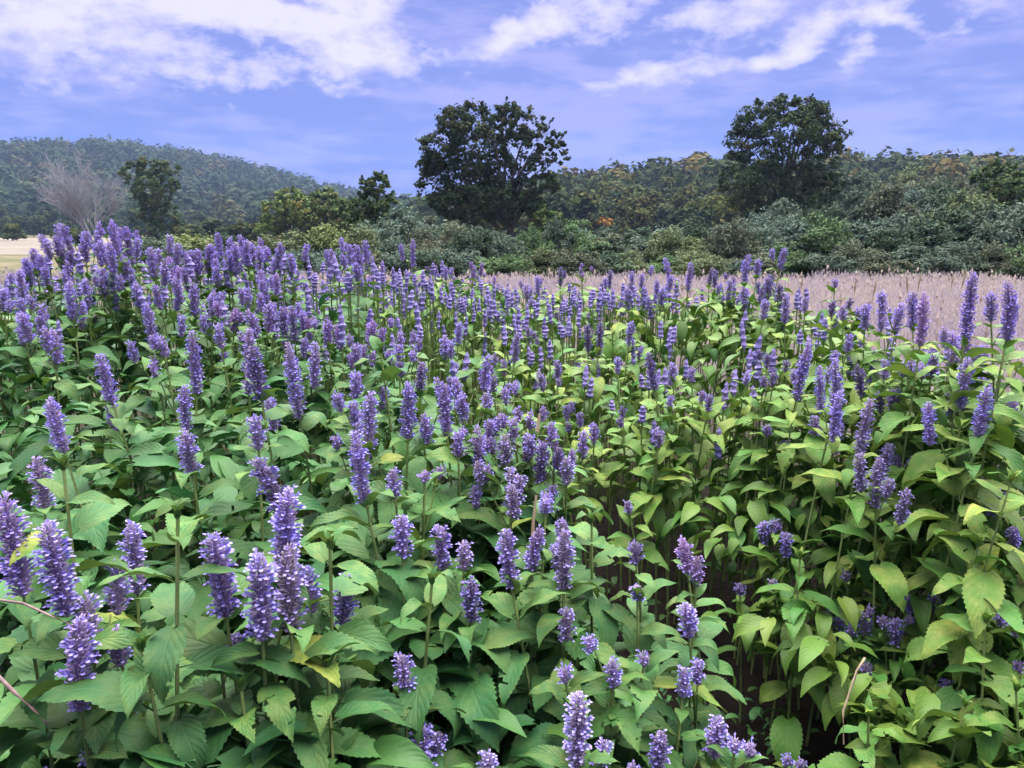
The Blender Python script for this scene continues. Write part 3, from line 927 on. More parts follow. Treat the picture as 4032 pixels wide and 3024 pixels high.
def build_packed():
    rg = np.random.default_rng(11)
    low = [leaf_mesh('low', 0.35, 0.25 + 0.1 * k, 0.3, 1.0 + 0.3 * k, 0.02, 0.1 * (k - 1), 0, rows=7, teeth=False, seed=90 + k) for k in range(3)]
    protos = [mesh_arrays(m) for m in low]
    n = 60000
    Y = 0.72 + 6.6 * rg.random(n) ** 1.5; X = rg.uniform(-1, 1, n) * (0.80 * Y + 0.55)
    ok, g = in_beds(X, Y)
    X, Y, g = X[ok], Y[ok], g[ok]
    H = (canopy(X, Y, g > 0) - np.where(g > 0, 0.17, 0.25)) * np.where((g > -0.45) & (g < 0), 0.68, 1.0)
    H = H + 0.09 * np.sin(X * 9.0 + 2.0 * np.sin(Y * 5.0)) * np.sin(Y * 8.0 + 1.7)
    keep = rg.random(len(X)) < np.where(g > 0, np.where((g < 0.5) & (Y < 3.4), 0.26, 0.55), np.where(Y < 1.2, 0.30, np.where(Y < 3.0, 0.36, 0.5)))
    X, Y, g, H = X[keep], Y[keep], g[keep], H[keep]
    n = len(X)
    r = rg.random(n)
    Z = H * (1 - 0.75 * r ** 1.7)
    Z = np.where((g > 0) & (g < 0.5) & (Y < 3.4), H * (1 - 0.34 * r), Z)      # leaves overhang the furrow
    P = np.stack([X, Y, Z], -1)
    sz = rg.uniform(0.065, 0.115, n)
    sz = np.where(Z < 0.25, sz * 0.8, sz)
    Rm = rot_frames(n, rg, rg.uniform(0, 6.28, n), np.where(g > 0, rg.normal(-0.45, 0.3, n), rg.normal(-0.15, 0.3, n)), rg.normal(0, 0.25, n))
    V, F, UV, I = instance_merge(protos, P, Rm, sz, rg.integers(0, 3, n))
    tint = np.stack([np.clip(np.where(g > 0, rg.normal(0.30, 0.17, n), rg.normal(0.05, 0.07, n)), 0, 1), rg.uniform(0.8, 1.15, n), np.where(g > 0, rg.uniform(0, 0.4, n), rg.uniform(0.3, 1, n))], -1)
    o = obj('packed_leaves', mesh('packed_leaves', V, F, uv=UV, col=tint[I], smooth=True, mat=M['packed']))
    tag(o, 'dense mass of overlapping hyssop leaves and stems between the flowering stalks', 'foliage', kind='stuff')
    print('packed leaves', n, len(F))
    # small weeds on the floor of the furrow
    m = 700
    Yw = rg.uniform(1.2, 3.6, m); Xw = 0.56 - 0.44 * (Yw - 1.5) + rg.uniform(-0.36, 0.3, m)
    Pw = np.stack([Xw, Yw, rg.random(m) ** 1.6 * 0.11 + 0.015], -1)
    Rw = rot_frames(m, rg, rg.uniform(0, 6.28, m), rg.normal(0.1, 0.35, m), rg.normal(0, 0.3, m))
    Vw, Fw, UVw, Iw = instance_merge(protos, Pw, Rw, rg.uniform(0.025, 0.06, m), rg.integers(0, 3, m))
    tw = np.stack([np.clip(rg.normal(0.04, 0.06, m), 0, 1), rg.uniform(0.6, 1.0, m), rg.uniform(0.3, 1, m)], -1)
    ow = obj('furrow_weeds', mesh('furrow_weeds', Vw, Fw, uv=UVw, col=tw[Iw], smooth=True, mat=M['packed']))
    tag(ow, 'low dark weeds covering the floor of the furrow between the beds', 'weeds', kind='stuff')
    # far drift of flower spikes
    n = 2600
    Y = rg.uniform(2.2, 6.2, n); X = rg.uniform(-1, 1, n) * (0.80 * Y)
    ok, g = in_beds(X, Y)
    ok &= rg.random(n) < np.where(Y < 3.4, 0.30, 1.0)
    X, Y, g = X[ok], Y[ok], g[ok]; n = len(X)
    H = np.where(Y < 4, canopy(X, Y, g > 0) - 0.06, 0.94) + np.clip(rg.normal(0, 0.05, n), -0.12, 0.045)
    L = rg.uniform(0.05, 0.11, n)
    rings = 9
    a = np.linspace(0, 2 * np.pi, 7)[:-1]
    pv = []
    for i in range(rings):
        t = i / (rings - 1)
        rr = 0.0125 * (1.0 if t < 0.7 else max(0.1, 1 - ((t - 0.7) / 0.3) ** 1.6)) * (1.0 if i % 2 else 0.62)
        for aa in a: pv.append((rr * math.cos(aa + 0.5 * i), rr * math.sin(aa + 0.5 * i), t))
    pv = np.array(pv); pf = []
    for i in range(rings - 1):
        for k in range(6):
            pf.append((i * 6 + k, i * 6 + (k + 1) % 6, (i + 1) * 6 + (k + 1) % 6, (i + 1) * 6 + k))
    pf = np.array(pf)
    tl = rg.normal(0, 0.09, (n, 2))
    wd = rg.uniform(0.85, 1.15, n)
    v = np.empty((n, len(pv), 3))
    v[:, :, 0] = pv[None, :, 0] * wd[:, None] + X[:, None] + tl[:, :1] * pv[None, :, 2] * L[:, None]
    v[:, :, 1] = pv[None, :, 1] * wd[:, None] + Y[:, None] + tl[:, 1:] * pv[None, :, 2] * L[:, None]
    v[:, :, 2] = pv[None, :, 2] * L[:, None] + (H - L)[:, None]
    cen = np.stack([X, Y], -1)[:, None, :] + tl[:, None, :] * (pv[None, :, 2] * L[:, None])[:, :, None]
    v[:, :, :2] = cen + (v[:, :, :2] - cen) * rg.uniform(0.72, 1.25, (n, len(pv)))[:, :, None]
    v[:, :, 2] += rg.normal(0, 0.0018, (n, len(pv)))
    F = (pf[None] + (np.arange(n) * len(pv))[:, None, None]).reshape(-1, 4)
    ring = np.tile(np.repeat(np.arange(rings), 6), n)
    tint = np.stack([ring / (rings - 1.0), np.where(ring % 2 == 1, 0.85, 0.15) * np.repeat(rg.uniform(0.6, 1.1, n), len(pv)), 0 * ring], -1)
    # a green stem under every spike
    sv = np.empty((n, 8, 3))
    for q in range(4):
        a4 = q * math.pi / 2
        for e in range(2):
            sv[:, q + 4 * e] = np.stack([X + 0.0028 * math.cos(a4), Y + 0.0028 * math.sin(a4), (H - L * 0.95) if e else ground_z(X, Y) * 1.0], -1)
    sf = np.array([(q, (q + 1) % 4, 4 + (q + 1) % 4, 4 + q) for q in range(4)])
    F = np.concatenate([F, (sf[None] + (np.arange(n) * 8)[:, None, None]).reshape(-1, 4) + n * len(pv)])
    v = np.concatenate([v.reshape(-1, 3), sv.reshape(-1, 3)])
    tint = np.concatenate([tint, np.tile([0, 0, 1.0], (n * 8, 1))])
    o = obj('far_flower_spikes', mesh('far_flower_spikes', v.reshape(-1, 3), F, col=np.clip(tint, 0, 1), smooth=False, mat=M['far_spike']))
    tag(o, 'crowded violet hyssop spikes receding towards the mauve meadow', 'flowers', kind='stuff')
    print('far spikes', n)
    return


def mat_far_spike():
    m, b = new_mat('far_spike')
    a = b.n('ShaderNodeAttribute', None, attribute_name='tint')
    sa = b.n('ShaderNodeSeparateColor', {0: a.outputs['Color']})
    col = b.mix(sa.outputs[1], (0.21, 0.155, 0.34), (0.43, 0.37, 0.72))
    col = b.mix(sa.outputs[2], col, (0.16, 0.22, 0.07))
    finish(b, foliage_shader(b, col, 0.7, 0.1, 0.15))
    return m


M['far_spike'] = mat_far_spike()
build_packed()


# ------------------------------------------------------------------ meadow grass
def mat_grass():
    m, b = new_mat('meadow_grass')
    a = b.n('ShaderNodeAttribute', None, attribute_name='tint')
    finish(b, foliage_shader(b, a.outputs['Color'], 0.75, 0.15, 0.25))
    return m


def build_meadow():
    rg = np.random.default_rng(5)
    n = 80000
    Y = 2.2 + 21.0 * rg.random(n) ** 1.25; X = rg.uniform(-1, 1, n) * (0.82 * Y + 1)
    inside, g = in_beds(X, Y, margin=-0.25)
    bedlike = inside & (Y < 6.2)
    fe = np.where(Y < 2.6, 2.1, np.where(Y < 5.5, 1.85 - 0.638 * (Y - 2.6), -0.42 * (Y - 5.5)))
    ok = ~bedlike & ((X > fe) | (Y > 4.2)) & (Y < 20.5 + 1.6 * np.sin(X * 0.8) + 1.1 * np.sin(X * 2.1 + 1.0))
    X, Y = X[ok], Y[ok]; n = len(X)
    G = ground_z(X, Y)
    h = rg.uniform(0.42, 0.68, n) * (1 - 0.12 * smoothstep(10, 22, Y))
    az = rg.uniform(0, 6.28, n); ln = rg.uniform(0.05, 0.42, n) * h
    w = 0.0022 + 0.00045 * Y
    dx, dy = np.cos(az) * ln, np.sin(az) * ln
    fx, fy = np.cos(az + 1.57) * w, np.sin(az + 1.57) * w
    V = []; F = []; C = []
    # stalk: 5 verts
    p = np.empty((n, 5, 3))
    p[:, 0] = np.stack([X - fx, Y - fy, G], -1); p[:, 1] = np.stack([X + fx, Y + fy, G], -1)
    mx, my = X + dx * 0.35, Y + dy * 0.35
    p[:, 2] = np.stack([mx + fx * .7, my + fy * .7, G + h * 0.6], -1); p[:, 3] = np.stack([mx - fx * .7, my - fy * .7, G + h * 0.6], -1)
    p[:, 4] = np.stack([X + dx, Y + dy, G + h], -1)
    base = (np.arange(n) * 5)[:, None]
    T1 = base + np.array([0, 1, 2]); T2 = base + np.array([0, 2, 3]); T3 = base + np.array([3, 2, 4])
    pn = np.sin(X * 0.9 + 1.0) * np.sin(Y * 0.55 + 0.4 * X) + 0.4 * np.sin(X * 2.3 + Y * 1.7)
    mau = np.clip(0.42 + 0.3 * pn + rg.normal(0, 0.22, n), 0, 1)[:, None]
    left = (X < -0.28 * Y - 0.2)
    green = np.clip(np.where(left, 0.55, 0.10) + 0.25 * pn * left + rg.normal(0, 0.18, n), 0, 1)[:, None]
    c_m = np.array([0.44, 0.36, 0.44]) * mau + np.array([0.58, 0.49, 0.43]) * (1 - mau)
    c_s = c_m * 0.75 * (1 - green) + np.array([0.13, 0.17, 0.06]) * green
    cs = np.repeat(c_s[:, None, :], 5, 1)
    V.append(p.reshape(-1, 3)); C.append(cs.reshape(-1, 3)); F += [T1, T2, T3]
    off = n * 5
    # panicle: small diamonds round the top
    for k in range(5):
        t = rg.uniform(0.62, 1.05, n)
        cx = X + dx * t ** 2 + rg.normal(0, 0.014, n) * (1.2 - t) * 2.5; cy = Y + dy * t ** 2 + rg.normal(0, 0.014, n) * (1.2 - t) * 2.5
        cz = G + h * t
        s = (0.010 + 0.0011 * Y) * rg.uniform(0.6, 1.3, n)
        a2 = rg.uniform(0, 3.14, n)
        ux, uy = np.cos(a2) * s * 0.45, np.sin(a2) * s * 0.45
        q = np.empty((n, 4, 3))
        q[:, 0] = np.stack([cx, cy, cz - s * 1.3], -1); q[:, 1] = np.stack([cx + ux, cy + uy, cz], -1)
        q[:, 2] = np.stack([cx + dx * 0.05, cy + dy * 0.05, cz + s * 1.5], -1); q[:, 3] = np.stack([cx - ux, cy - uy, cz], -1)
        b4 = (np.arange(n) * 4)[:, None] + off
        F += [b4 + np.array([0, 1, 2]), b4 + np.array([0, 2, 3])]
        cc = c_m * rg.uniform(0.85, 1.15, n)[:, None]
        cc = cc * (1 - green * 0.6) + np.array([0.17, 0.18, 0.09]) * green * 0.6
        V.append(q.reshape(-1, 3)); C.append(np.repeat(cc[:, None, :], 4, 1).reshape(-1, 3))
        off += n * 4
    # taller tan plumes scattered through
    m_ = 800; pick = rg.choice(n, m_, replace=False)
    px, py, pg = X[pick] + rg.normal(0, .05, m_), Y[pick] + rg.normal(0, .05, m_), G[pick]
    hh = rg.uniform(0.55, 0.82, m_); pl = rg.uniform(0.10, 0.2, m_); pr = 0.009 + 0.0012 * py
    lx, ly = rg.normal(0, 0.12, m_) * hh, rg.normal(0, 0.08, m_) * hh
    q = np.empty((m_, 8, 3))
    top = np.stack([px + lx, py + ly, pg + hh], -1); ax = np.stack([lx, ly, hh], -1) / hh[:, None]
    q[:, 0] = top; q[:, 5] = top - ax * pl[:, None]
    for k in range(4):
        th = k * math.pi / 2
        q[:, 1 + k] = top - ax * pl[:, None] * 0.55 + np.stack([pr * math.cos(th), pr * math.sin(th), 0 * pr], -1)
    q[:, 6] = np.stack([px - 0.004, py, pg], -1); q[:, 7] = np.stack([px + 0.004, py, pg], -1)
    b8 = (np.arange(m_) * 8)[:, None] + off
    for k in range(4):
        k2 = (k + 1) % 4
        F += [b8 + np.array([0, 1 + k, 1 + k2]), b8 + np.array([5, 1 + k2, 1 + k])]
    F += [b8 + np.array([6, 7, 5])]
    V.append(q.reshape(-1, 3)); C.append(np.repeat((np.array([0.60, 0.49, 0.42])[None] * rg.uniform(0.8, 1.2, m_)[:, None])[:, None, :], 8, 1).reshape(-1, 3))
    o = obj('meadow_grass', mesh('meadow_grass', np.concatenate(V), np.concatenate(F), col=np.concatenate(C), mat=mat_grass()))
    tag(o, 'mauve and tan seeding meadow grass between the beds and the hedgerow', 'grass', kind='stuff')


build_meadow()


# ------------------------------------------------------------------ crowns
def leaf_cloud(P, size, rg, tint, N=None, jit=0.5, wide=0.7):
    """leaf-sized rhombs; N = outward direction the leaves tend to face"""
    n = len(P)
    if N is None: N = rg.normal(size=(n, 3)); jit = 0
    N = N + rg.normal(size=(n, 3)) * jit
    N /= np.linalg.norm(N, axis=1)[:, None] + 1e-9
    a = rg.normal(size=(n, 3)); a -= (a * N).sum(1)[:, None] * N; a /= np.linalg.norm(a, axis=1)[:, None] + 1e-9
    b_ = np.cross(N, a)
    s = size[:, None]
    V = np.empty((n, 4, 3))
    V[:, 0] = P - a * s; V[:, 1] = P + b_ * s * wide; V[:, 2] = P + a * s; V[:, 3] = P - b_ * s * wide
    F = np.arange(n * 4).reshape(n, 4)
    return V.reshape(-1, 3), F, np.repeat(tint, 4, axis=0)


def lobes_to_points(lobes, per, rg, clump=0.28, shell=0.55, nclump=14):
    """lobes: (x,y,z,rx,rz,density). returns points, clump tint"""
    P = []; T = []; NN = []
    for (x, y, z, rx, rz, dens) in lobes:
        nc = max(3, int(nclump * dens))
        d = rg.normal(size=(nc, 3)); d /= np.linalg.norm(d, axis=1)[:, None]
        r = (shell + (1 - shell) * rg.random(nc)) ** 0.6
        c = d * r[:, None] * np.array([rx, rx, rz]) + np.array([x, y, z])
        k = per
        q = rg.normal(size=(nc, k, 3)) * 0.5
        cr = clump * rx * rg.uniform(0.7, 1.3, nc)
        pts = c[:, None, :] + q * cr[:, None, None] * np.array([1, 1, 0.75])
        tr = np.clip(rg.normal(0.45, 0.25, nc), 0, 1)
        ag = np.clip(rg.normal(0.0, 0.16, nc), 0, 1)
        t = np.stack([np.repeat(tr, k) + rg.normal(0, 0.18, nc * k), np.repeat(ag, k), np.zeros(nc * k)], -1)
        nn = q / (np.linalg.norm(q, axis=2)[:, :, None] + 1e-9) * 0.7 + d[:, None, :] * 0.5 + np.array([0, 0, 0.35])
        P.append(pts.reshape(-1, 3)); T.append(np.clip(t, 0, 1)); NN.append(nn.reshape(-1, 3))
    return np.concatenate(P), np.concatenate(T), np.concatenate(NN)


def limb_mesh(base, lobes, r0, seed, fork=0.45, mat='bark'):
    rg = random.Random(seed)
    mb = MB()
    cx = sum(l[0] for l in lobes) / len(lobes); cy = sum(l[1] for l in lobes) / len(lobes)
    zmin = min(l[2] for l in lobes); zmax = max(l[2] for l in lobes)
    top = Vector((cx, cy, zmin + (zmax - zmin) * 0.75))
    b = Vector(base)
    pts = [b, b.lerp(top, 0.33) + Vector((rg.uniform(-.1, .1), 0, 0)), b.lerp(top, 0.66), top]
    pts[1].x = b.x * 0.8 + pts[1].x * 0.2
    mb.add(*tube(pts, [r0, r0 * 0.75, r0 * 0.5, r0 * 0.15], 7))
    for l in lobes:
        e = Vector(l[:3])
        s = b.lerp(top, min(0.8, max(0.2, fork * rg.uniform(0.6, 1.4) * (e.z - b.z) / max(0.1, zmax - b.z))))
        m = s.lerp(e, 0.5) + Vector((0, 0, 0.12 * (e - s).length))
        mb.add(*tube([s, m, e], [r0 * 0.38, r0 * 0.24, r0 * 0.06], 5))
    return mesh('trunk', mb.V, mb.F, smooth=True, mat=M[mat])


def gz(x, y): return float(ground_z(x, y))


def px_tree(name, cat, label, u, Y, lobes_px, leaf, per, nclump, seed, tint=(1, 1, 1), mat='crown', r0=0.25, trunk_u=None, group=None, clump=0.3, sprigs=None):
    """a tree whose lobes (u, v, radius px, density) stand at distance Y, with depth of their own"""
    rg = np.random.default_rng(seed)
    k = Y / 2912.0
    b0 = at_y(trunk_u or u, 1000, Y)
    base = Vector((b0.x, Y, gz(b0.x, Y) - 0.05))
    root = empty(name, base)
    tag(root, label, cat, group)
    lobes = []
    for (lu, lv, lr, dn) in lobes_px:
        c = at_y(lu, lv, Y)
        r = lr * k
        dep = rg.normal(0, 0.35) * max(l[2] for l in lobes_px) * k
        lobes.append((c.x - base.x, dep, c.z - base.z, r, r * 0.92, dn))
    P, T, NN = lobes_to_points(lobes, per, rg, clump=clump, nclump=nclump)
    if sprigs:
        for (su, sv, du, dv) in sprigs:
            c = at_y(su, sv, Y); e = at_y(su + du, sv + dv, Y)
            n = 26
            t = rg.random(n)[:, None]
            pp = (np.array(c) * (1 - t) + np.array(e) * t) + rg.normal(0, 0.10, (n, 3)) * (1.1 - t)
            P = np.concatenate([P, pp - np.array(base)]); T = np.concatenate([T, np.tile([0.4, 0, 0], (n, 1))]); NN = np.concatenate([NN, rg.normal(size=(n, 3))])
    P[:, 2] = np.maximum(P[:, 2], 0.15)
    V, F, C = leaf_cloud(P, leaf * rg.uniform(0.7, 1.3, len(P)), rg, T, NN)
    obj('crown', mesh('crown', V, F, col=C, mat=M[mat]), root, color=tint)
    obj('trunk', limb_mesh((0, 0, 0), lobes, r0, seed), root)
    return root


# spreading dark tree standing above the hedgerow
px_tree('spreading_tree', 'tree', 'dark spreading broad tree with sky showing through its sparse side', 2010, 45,
        [(1735, 590, 80, 1.2), (1700, 640, 55, 1), (1720, 720, 85, 1.3), (1790, 500, 75, 1.2), (1850, 480, 85, 1.3), (1870, 590, 115, 1.7), (1830, 690, 110, 1.6), (1900, 760, 110, 1.6), (1950, 660, 90, 1.1),
         (1790, 800, 70, 1.3), (1980, 500, 70, 1.1), (1995, 440, 50, 0.9), (2080, 500, 75, 0.9), (2130, 540, 60, 0.5), (2205, 545, 38, 0.4), (2190, 620, 45, 0.3), (2060, 600, 80, 0.55), (2110, 680, 65, 0.42), (2060, 760, 65, 0.8), (2150, 730, 50, 0.6),
         (1980, 800, 85, 1.3), (1870, 850, 75, 1.2), (2090, 810, 60, 1.0), (1730, 800, 35, .7)],
        0.10, 34, 34, 31, tint=(0.85, 0.9, 0.95), r0=0.28, trunk_u=2015, clump=0.22,
        sprigs=[(1995, 430, 0, -50), (2080, 460, 10, -45), (1770, 460, -15, -40), (1850, 430, -10, -30), (1890, 430, 10, -30), (2190, 560, 40, -40), (1690, 570, -35, -15), (1680, 690, -30, 20), (2150, 500, 30, -35), (2210, 600, 25, -10)])
px_tree('domed_tree', 'tree', 'dark upright tree with twin domed top and low gap of sky', 3070, 48,
        [(2985, 470, 75, 1.4), (3060, 440, 60, 1.2), (3150, 450, 65, 1.3), (3210, 460, 65, 1.3), (3260, 510, 50, 1), (2950, 560, 80, 1.4), (3080, 540, 105, 1.7), (3210, 560, 90, 1.3), (3290, 570, 40, 0.7), (2910, 640, 55, 0.7), (2990, 650, 55, 0.6), (3090, 640, 55, .5), (3270, 680, 55, 0.7), (3180, 700, 55, .7),
         (2890, 730, 80, 1.4), (3010, 740, 110, 1.7), (3140, 740, 105, 1.6), (3260, 750, 75, 1.2), (2960, 840, 90, 1.4), (3080, 840, 100, 1.5), (3200, 830, 80, 1.2)],
        0.10, 34, 34, 37, tint=(0.95, 1.05, 1.0), r0=0.26, trunk_u=3060, clump=0.22,
        sprigs=[(3290, 520, 45, -45), (3300, 560, 60, -40), (2990, 410, -10, -25), (3070, 400, 5, -30), (3190, 400, 10, -30), (3250, 430, 15, -30), (2900, 580, -40, -15), (3130, 400, 0, -25), (2890, 650, -35, -10), (3300, 600, 35, -10)])
px_tree('upright_tree', 'tree', 'small loose-topped upright tree above the brush beside the spreading tree', 1475, 38,
        [(1500, 720, 40, 0.8), (1430, 740, 35, 0.7), (1480, 790, 65, 1.3), (1420, 830, 60, 1.1), (1540, 830, 55, 1.1), (1470, 880, 85, 1.4), (1560, 900, 60, 1), (1400, 900, 60, 1)],
        0.085, 26, 34, 41, clump=0.2, tint=(1.6, 1.75, 1.6), r0=0.16, sprigs=[(1500, 710, 5, -40), (1430, 730, -5, -40), (1460, 740, 0, -35), (1530, 780, 20, -30)])
px_tree('dim_tree', 'tree', 'dark flared tree beside the bare grey tree below the hill', 600, 74,
        [(520, 690, 50, 1.2), (590, 670, 60, 1.4), (660, 690, 60, 1.3), (620, 750, 75, 1.5), (700, 730, 30, .7), (560, 760, 50, 1), (600, 830, 65, 1.2), (650, 850, 60, 1), (590, 900, 70, 1.2)],
        0.14, 24, 26, 43, clump=0.2, tint=(1.35, 1.5, 1.4), r0=0.35)
px_tree('pale_green_tree', 'tree', 'soft yellow-green tree below the long hill slope', 1130, 62,
        [(1130, 790, 60, 1.3), (1090, 840, 60, 1.2), (1190, 830, 70, 1.3), (1150, 890, 90, 1.5), (1060, 910, 60, 1.2), (1250, 880, 65, 1.2)],
        0.15, 26, 34, 44, clump=0.2, tint=(2.7, 2.7, 1.9), r0=0.25)
px_tree('pale_green_tree', 'tree', 'olive rounded tree between the yellow-green tree and the upright tree', 1300, 58,
        [(1290, 800, 60, 1.2), (1330, 830, 55, 1.2), (1290, 870, 80, 1.4), (1350, 900, 60, 1.1), (1240, 860, 50, 1)],
        0.15, 26, 34, 45, clump=0.2, tint=(2.3, 2.3, 1.8), r0=0.25)
px_tree('orange_tree', 'tree', 'small bright orange autumn tree low on the wooded slope', 2375, 92,
        [(2375, 880, 30, 1.5), (2360, 895, 22, 1), (2395, 895, 22, 1)], 0.22, 30, 12, 46, tint=(6.0, 2.4, 1.4), r0=0.1)
px_tree('lime_tree', 'tree', 'pale lime-green sapling beside the trunk of the spreading tree', 2150, 40,
        [(2150, 850, 45, 1.2), (2130, 900, 50, 1.2), (2190, 890, 50, 1.2), (2160, 940, 60, 1.2)], 0.09, 26, 30, 47, clump=0.2, tint=(1.9, 2.1, 1.4), r0=0.1)
px_tree('rusty_tree', 'tree', 'small rust-tinged tree beside the domed tree', 3350, 55,
        [(3350, 770, 32, 1.2), (3340, 810, 35, 1.2), (3370, 830, 35, 1.2)], 0.17, 34, 13, 48, tint=(3.3, 1.5, 1.3), r0=0.1)
px_tree('wispy_tree', 'tree', 'thin wispy tree poking above the brushy slope at its edge', 3940, 34,
        [(3930, 660, 30, 0.6), (3890, 700, 40, 0.7), (3980, 700, 40, 0.7), (3950, 750, 70, 1.1), (4030, 740, 60, 1), (3880, 780, 60, 1.1)],
        0.085, 26, 30, 49, clump=0.2, tint=(1.9, 2.1, 1.9), r0=0.1, sprigs=[(3925, 650, 0, -50), (3990, 680, 15, -45), (3890, 690, -10, -35), (4020, 700, 20, -40), (3960, 670, 20, -40)])


# bare grey tree
def bare_tree():
    Y = 66
    b0 = at_y(368, 1000, Y)
    base = Vector((b0.x, Y, gz(b0.x, Y) - 0.05))
    root = empty('bare_tree', base)
    tag(root, 'leafless grey tree with a fan of fine branches below the hill', 'tree')
    rg = random.Random(9)
    trunk = MB(); twigs = MB()
    k = Y / 2912

    def grow(p, d, ln, r, lev):
        pts = [p]; q = Vector(p); dd = Vector(d)
        n = 4
        for i in range(n):
            dd = (dd + Vector((rg.gauss(0, .10), rg.gauss(0, .10), rg.gauss(0.03, .05)))).normalized()
            q = q + dd * ln / n; pts.append(Vector(q))
        (trunk if lev < 2 else twigs).add(*tube(pts, [r * (1 - 0.55 * i / n) for i in range(n + 1)], 5 if lev < 2 else 3))
        if lev >= 5: return
        m = [5, 4, 4, 4, 3][lev]
        for j in range(m):
            s = rg.uniform(0.35, 1.0) if j else 1.0
            i0 = min(n - 1, int(s * n)); pp = pts[i0].lerp(pts[i0 + 1], s * n - i0) if i0 < n else pts[-1]
            a = rg.uniform(0, 6.28); sp = rg.uniform(0.25, 0.6)
            o = dd.orthogonal().normalized(); o2 = dd.cross(o)
            nd = (dd + (o * math.cos(a) + o2 * math.sin(a)) * sp + Vector((0, 0, 0.12))).normalized()
            grow(pp, nd, ln * rg.uniform(0.58, 0.78), max(0.012, r * 0.52), lev + 1)
    for (dx, dz, f) in ((-0.26, 1, 1.0), (0.02, 1, 1.05), (0.24, 1, .95), (-0.12, 1, 1.0)):
        grow(Vector((dx * 0.3, 0, 0)), Vector((dx, rg.uniform(-.2, .2), dz)).normalized(), 2.75 * f, 0.15, 0)
    obj('trunk', mesh('trunk', trunk.V, trunk.F, mat=M['dead_bark']), root)
    obj('branches', mesh('branches', twigs.V, twigs.F, mat=M['dead_bark']), root)


bare_tree()


# ------------------------------------------------------------------ shrubs
def shrub_proto(seed, leaf=0.036, upright=False):
    """unit shrub: about 2 wide, 2 high"""
    rg = np.random.default_rng(seed)
    lobes = []
    for i in range(20):
        a = rg.uniform(0, 6.28); r = rg.uniform(0.1, 0.85)
        z = rg.uniform(0.3, 1.62) * (1.05 - 0.35 * r)
        lobes.append((r * math.cos(a), r * math.sin(a), z, rg.uniform(0.22, 0.38), rg.uniform(0.22, 0.36), 1.0))
    P, T, NN = lobes_to_points(lobes, 58, rg, clump=0.45, nclump=14)
    # upright shoots break the outline
    for i in range(22 if upright else 8):
        a = rg.uniform(0, 6.28); r = rg.uniform(0, 0.8)
        s = np.array([r * math.cos(a), r * math.sin(a), 1.55 * (1 - 0.35 * r)])
        e = s + np.array([rg.normal(0, .12), rg.normal(0, .12), rg.uniform(0.15, 0.4)])
        n = 16; t = rg.random(n)[:, None]
        P = np.concatenate([P, s * (1 - t) + e * t + rg.normal(0, 0.022, (n, 3))])
        T = np.concatenate([T, np.tile([rg.uniform(0.3, 1), 0, 0], (n, 1))]); NN = np.concatenate([NN, rg.normal(size=(n, 3))])
    P[:, 2] = np.maximum(P[:, 2], 0.02)
    V, F, C = leaf_cloud(P, leaf * rg.uniform(0.6, 1.3, len(P)), rg, T, NN, 0.8)
    cm = mesh('foliage', V, F, col=C, mat=M['shrub'])
    mb = MB()
    for i in range(7):
        l = lobes[i]
        mb.add(*tube([(l[0] * .1, l[1] * .1, -0.05), (l[0] * .5, l[1] * .5, l[2] * .5), l[:3]], [0.03, 0.02, 0.008], 4))
    return cm, mesh('stems', mb.V, mb.F, mat=M['bark'])


SHRUB = [shrub_proto(100 + i, upright=i % 2 == 0) for i in range(7)]
TINTS = {'grey-green': (0.95, 1.0, 1.05), 'dark green': (0.62, 0.72, 0.66), 'silvery sage': (1.15, 1.25, 1.4), 'olive': (1.15, 1.1, 0.8), 'brownish': (1.12, 1.0, 0.95), 'fresh green': (1.0, 1.25, 0.8), 'yellow-green': (1.6, 1.55, 0.9)}


def where_hedge(u):
    for lim, w in ((560, 'below the bare grey tree'), (820, 'below the dark flared tree'), (1000, 'past the dark flared tree'), (1370, 'below the yellow-green trees'), (1600, 'below the loose-topped upright tree'), (1900, 'beneath the spreading tree'), (2130, 'at the trunk of the spreading tree'),
                   (2330, 'beside the lime-green sapling'), (2500, 'below the orange tree'), (2820, 'between the two big dark trees'), (3010, 'on the near flank of the domed tree'), (3330, 'below the domed tree'), (3600, 'past the domed tree'), (3850, 'before the brushy slope'), (9999, 'below the wispy tree')):
        if u < lim: return w


def shrub(u, vtop, hw, Y, colr, row, group='shrubs of the hedgerow'):
    rg = random.Random(int(u * 7 + Y * 13))
    p = at_y(u, vtop, Y)
    g = gz(p.x, Y)
    hgt = max(0.5, p.z - g)
    w = hw * 1.25 * Y / 2912
    root = empty('shrub', (p.x, Y, g - 0.04))
    size = 'tall' if hgt > 2.3 else 'low' if hgt < 1.45 else 'rounded'
    tag(root, f"{size} {colr} shrub in the {row} {where_hedge(u)}", 'shrub', group)
    cm, sm = rg.choice(SHRUB)
    mw = Matrix.Rotation(rg.uniform(0, 6.28), 4, 'Z') @ Matrix.Diagonal((w, w, hgt / 1.85, 1))
    t = TINTS[colr]; f = rg.uniform(0.75, 1.2)
    obj('foliage', cm, root, mw, tuple(c * f for c in t))
    obj('stems', sm, root, mw)


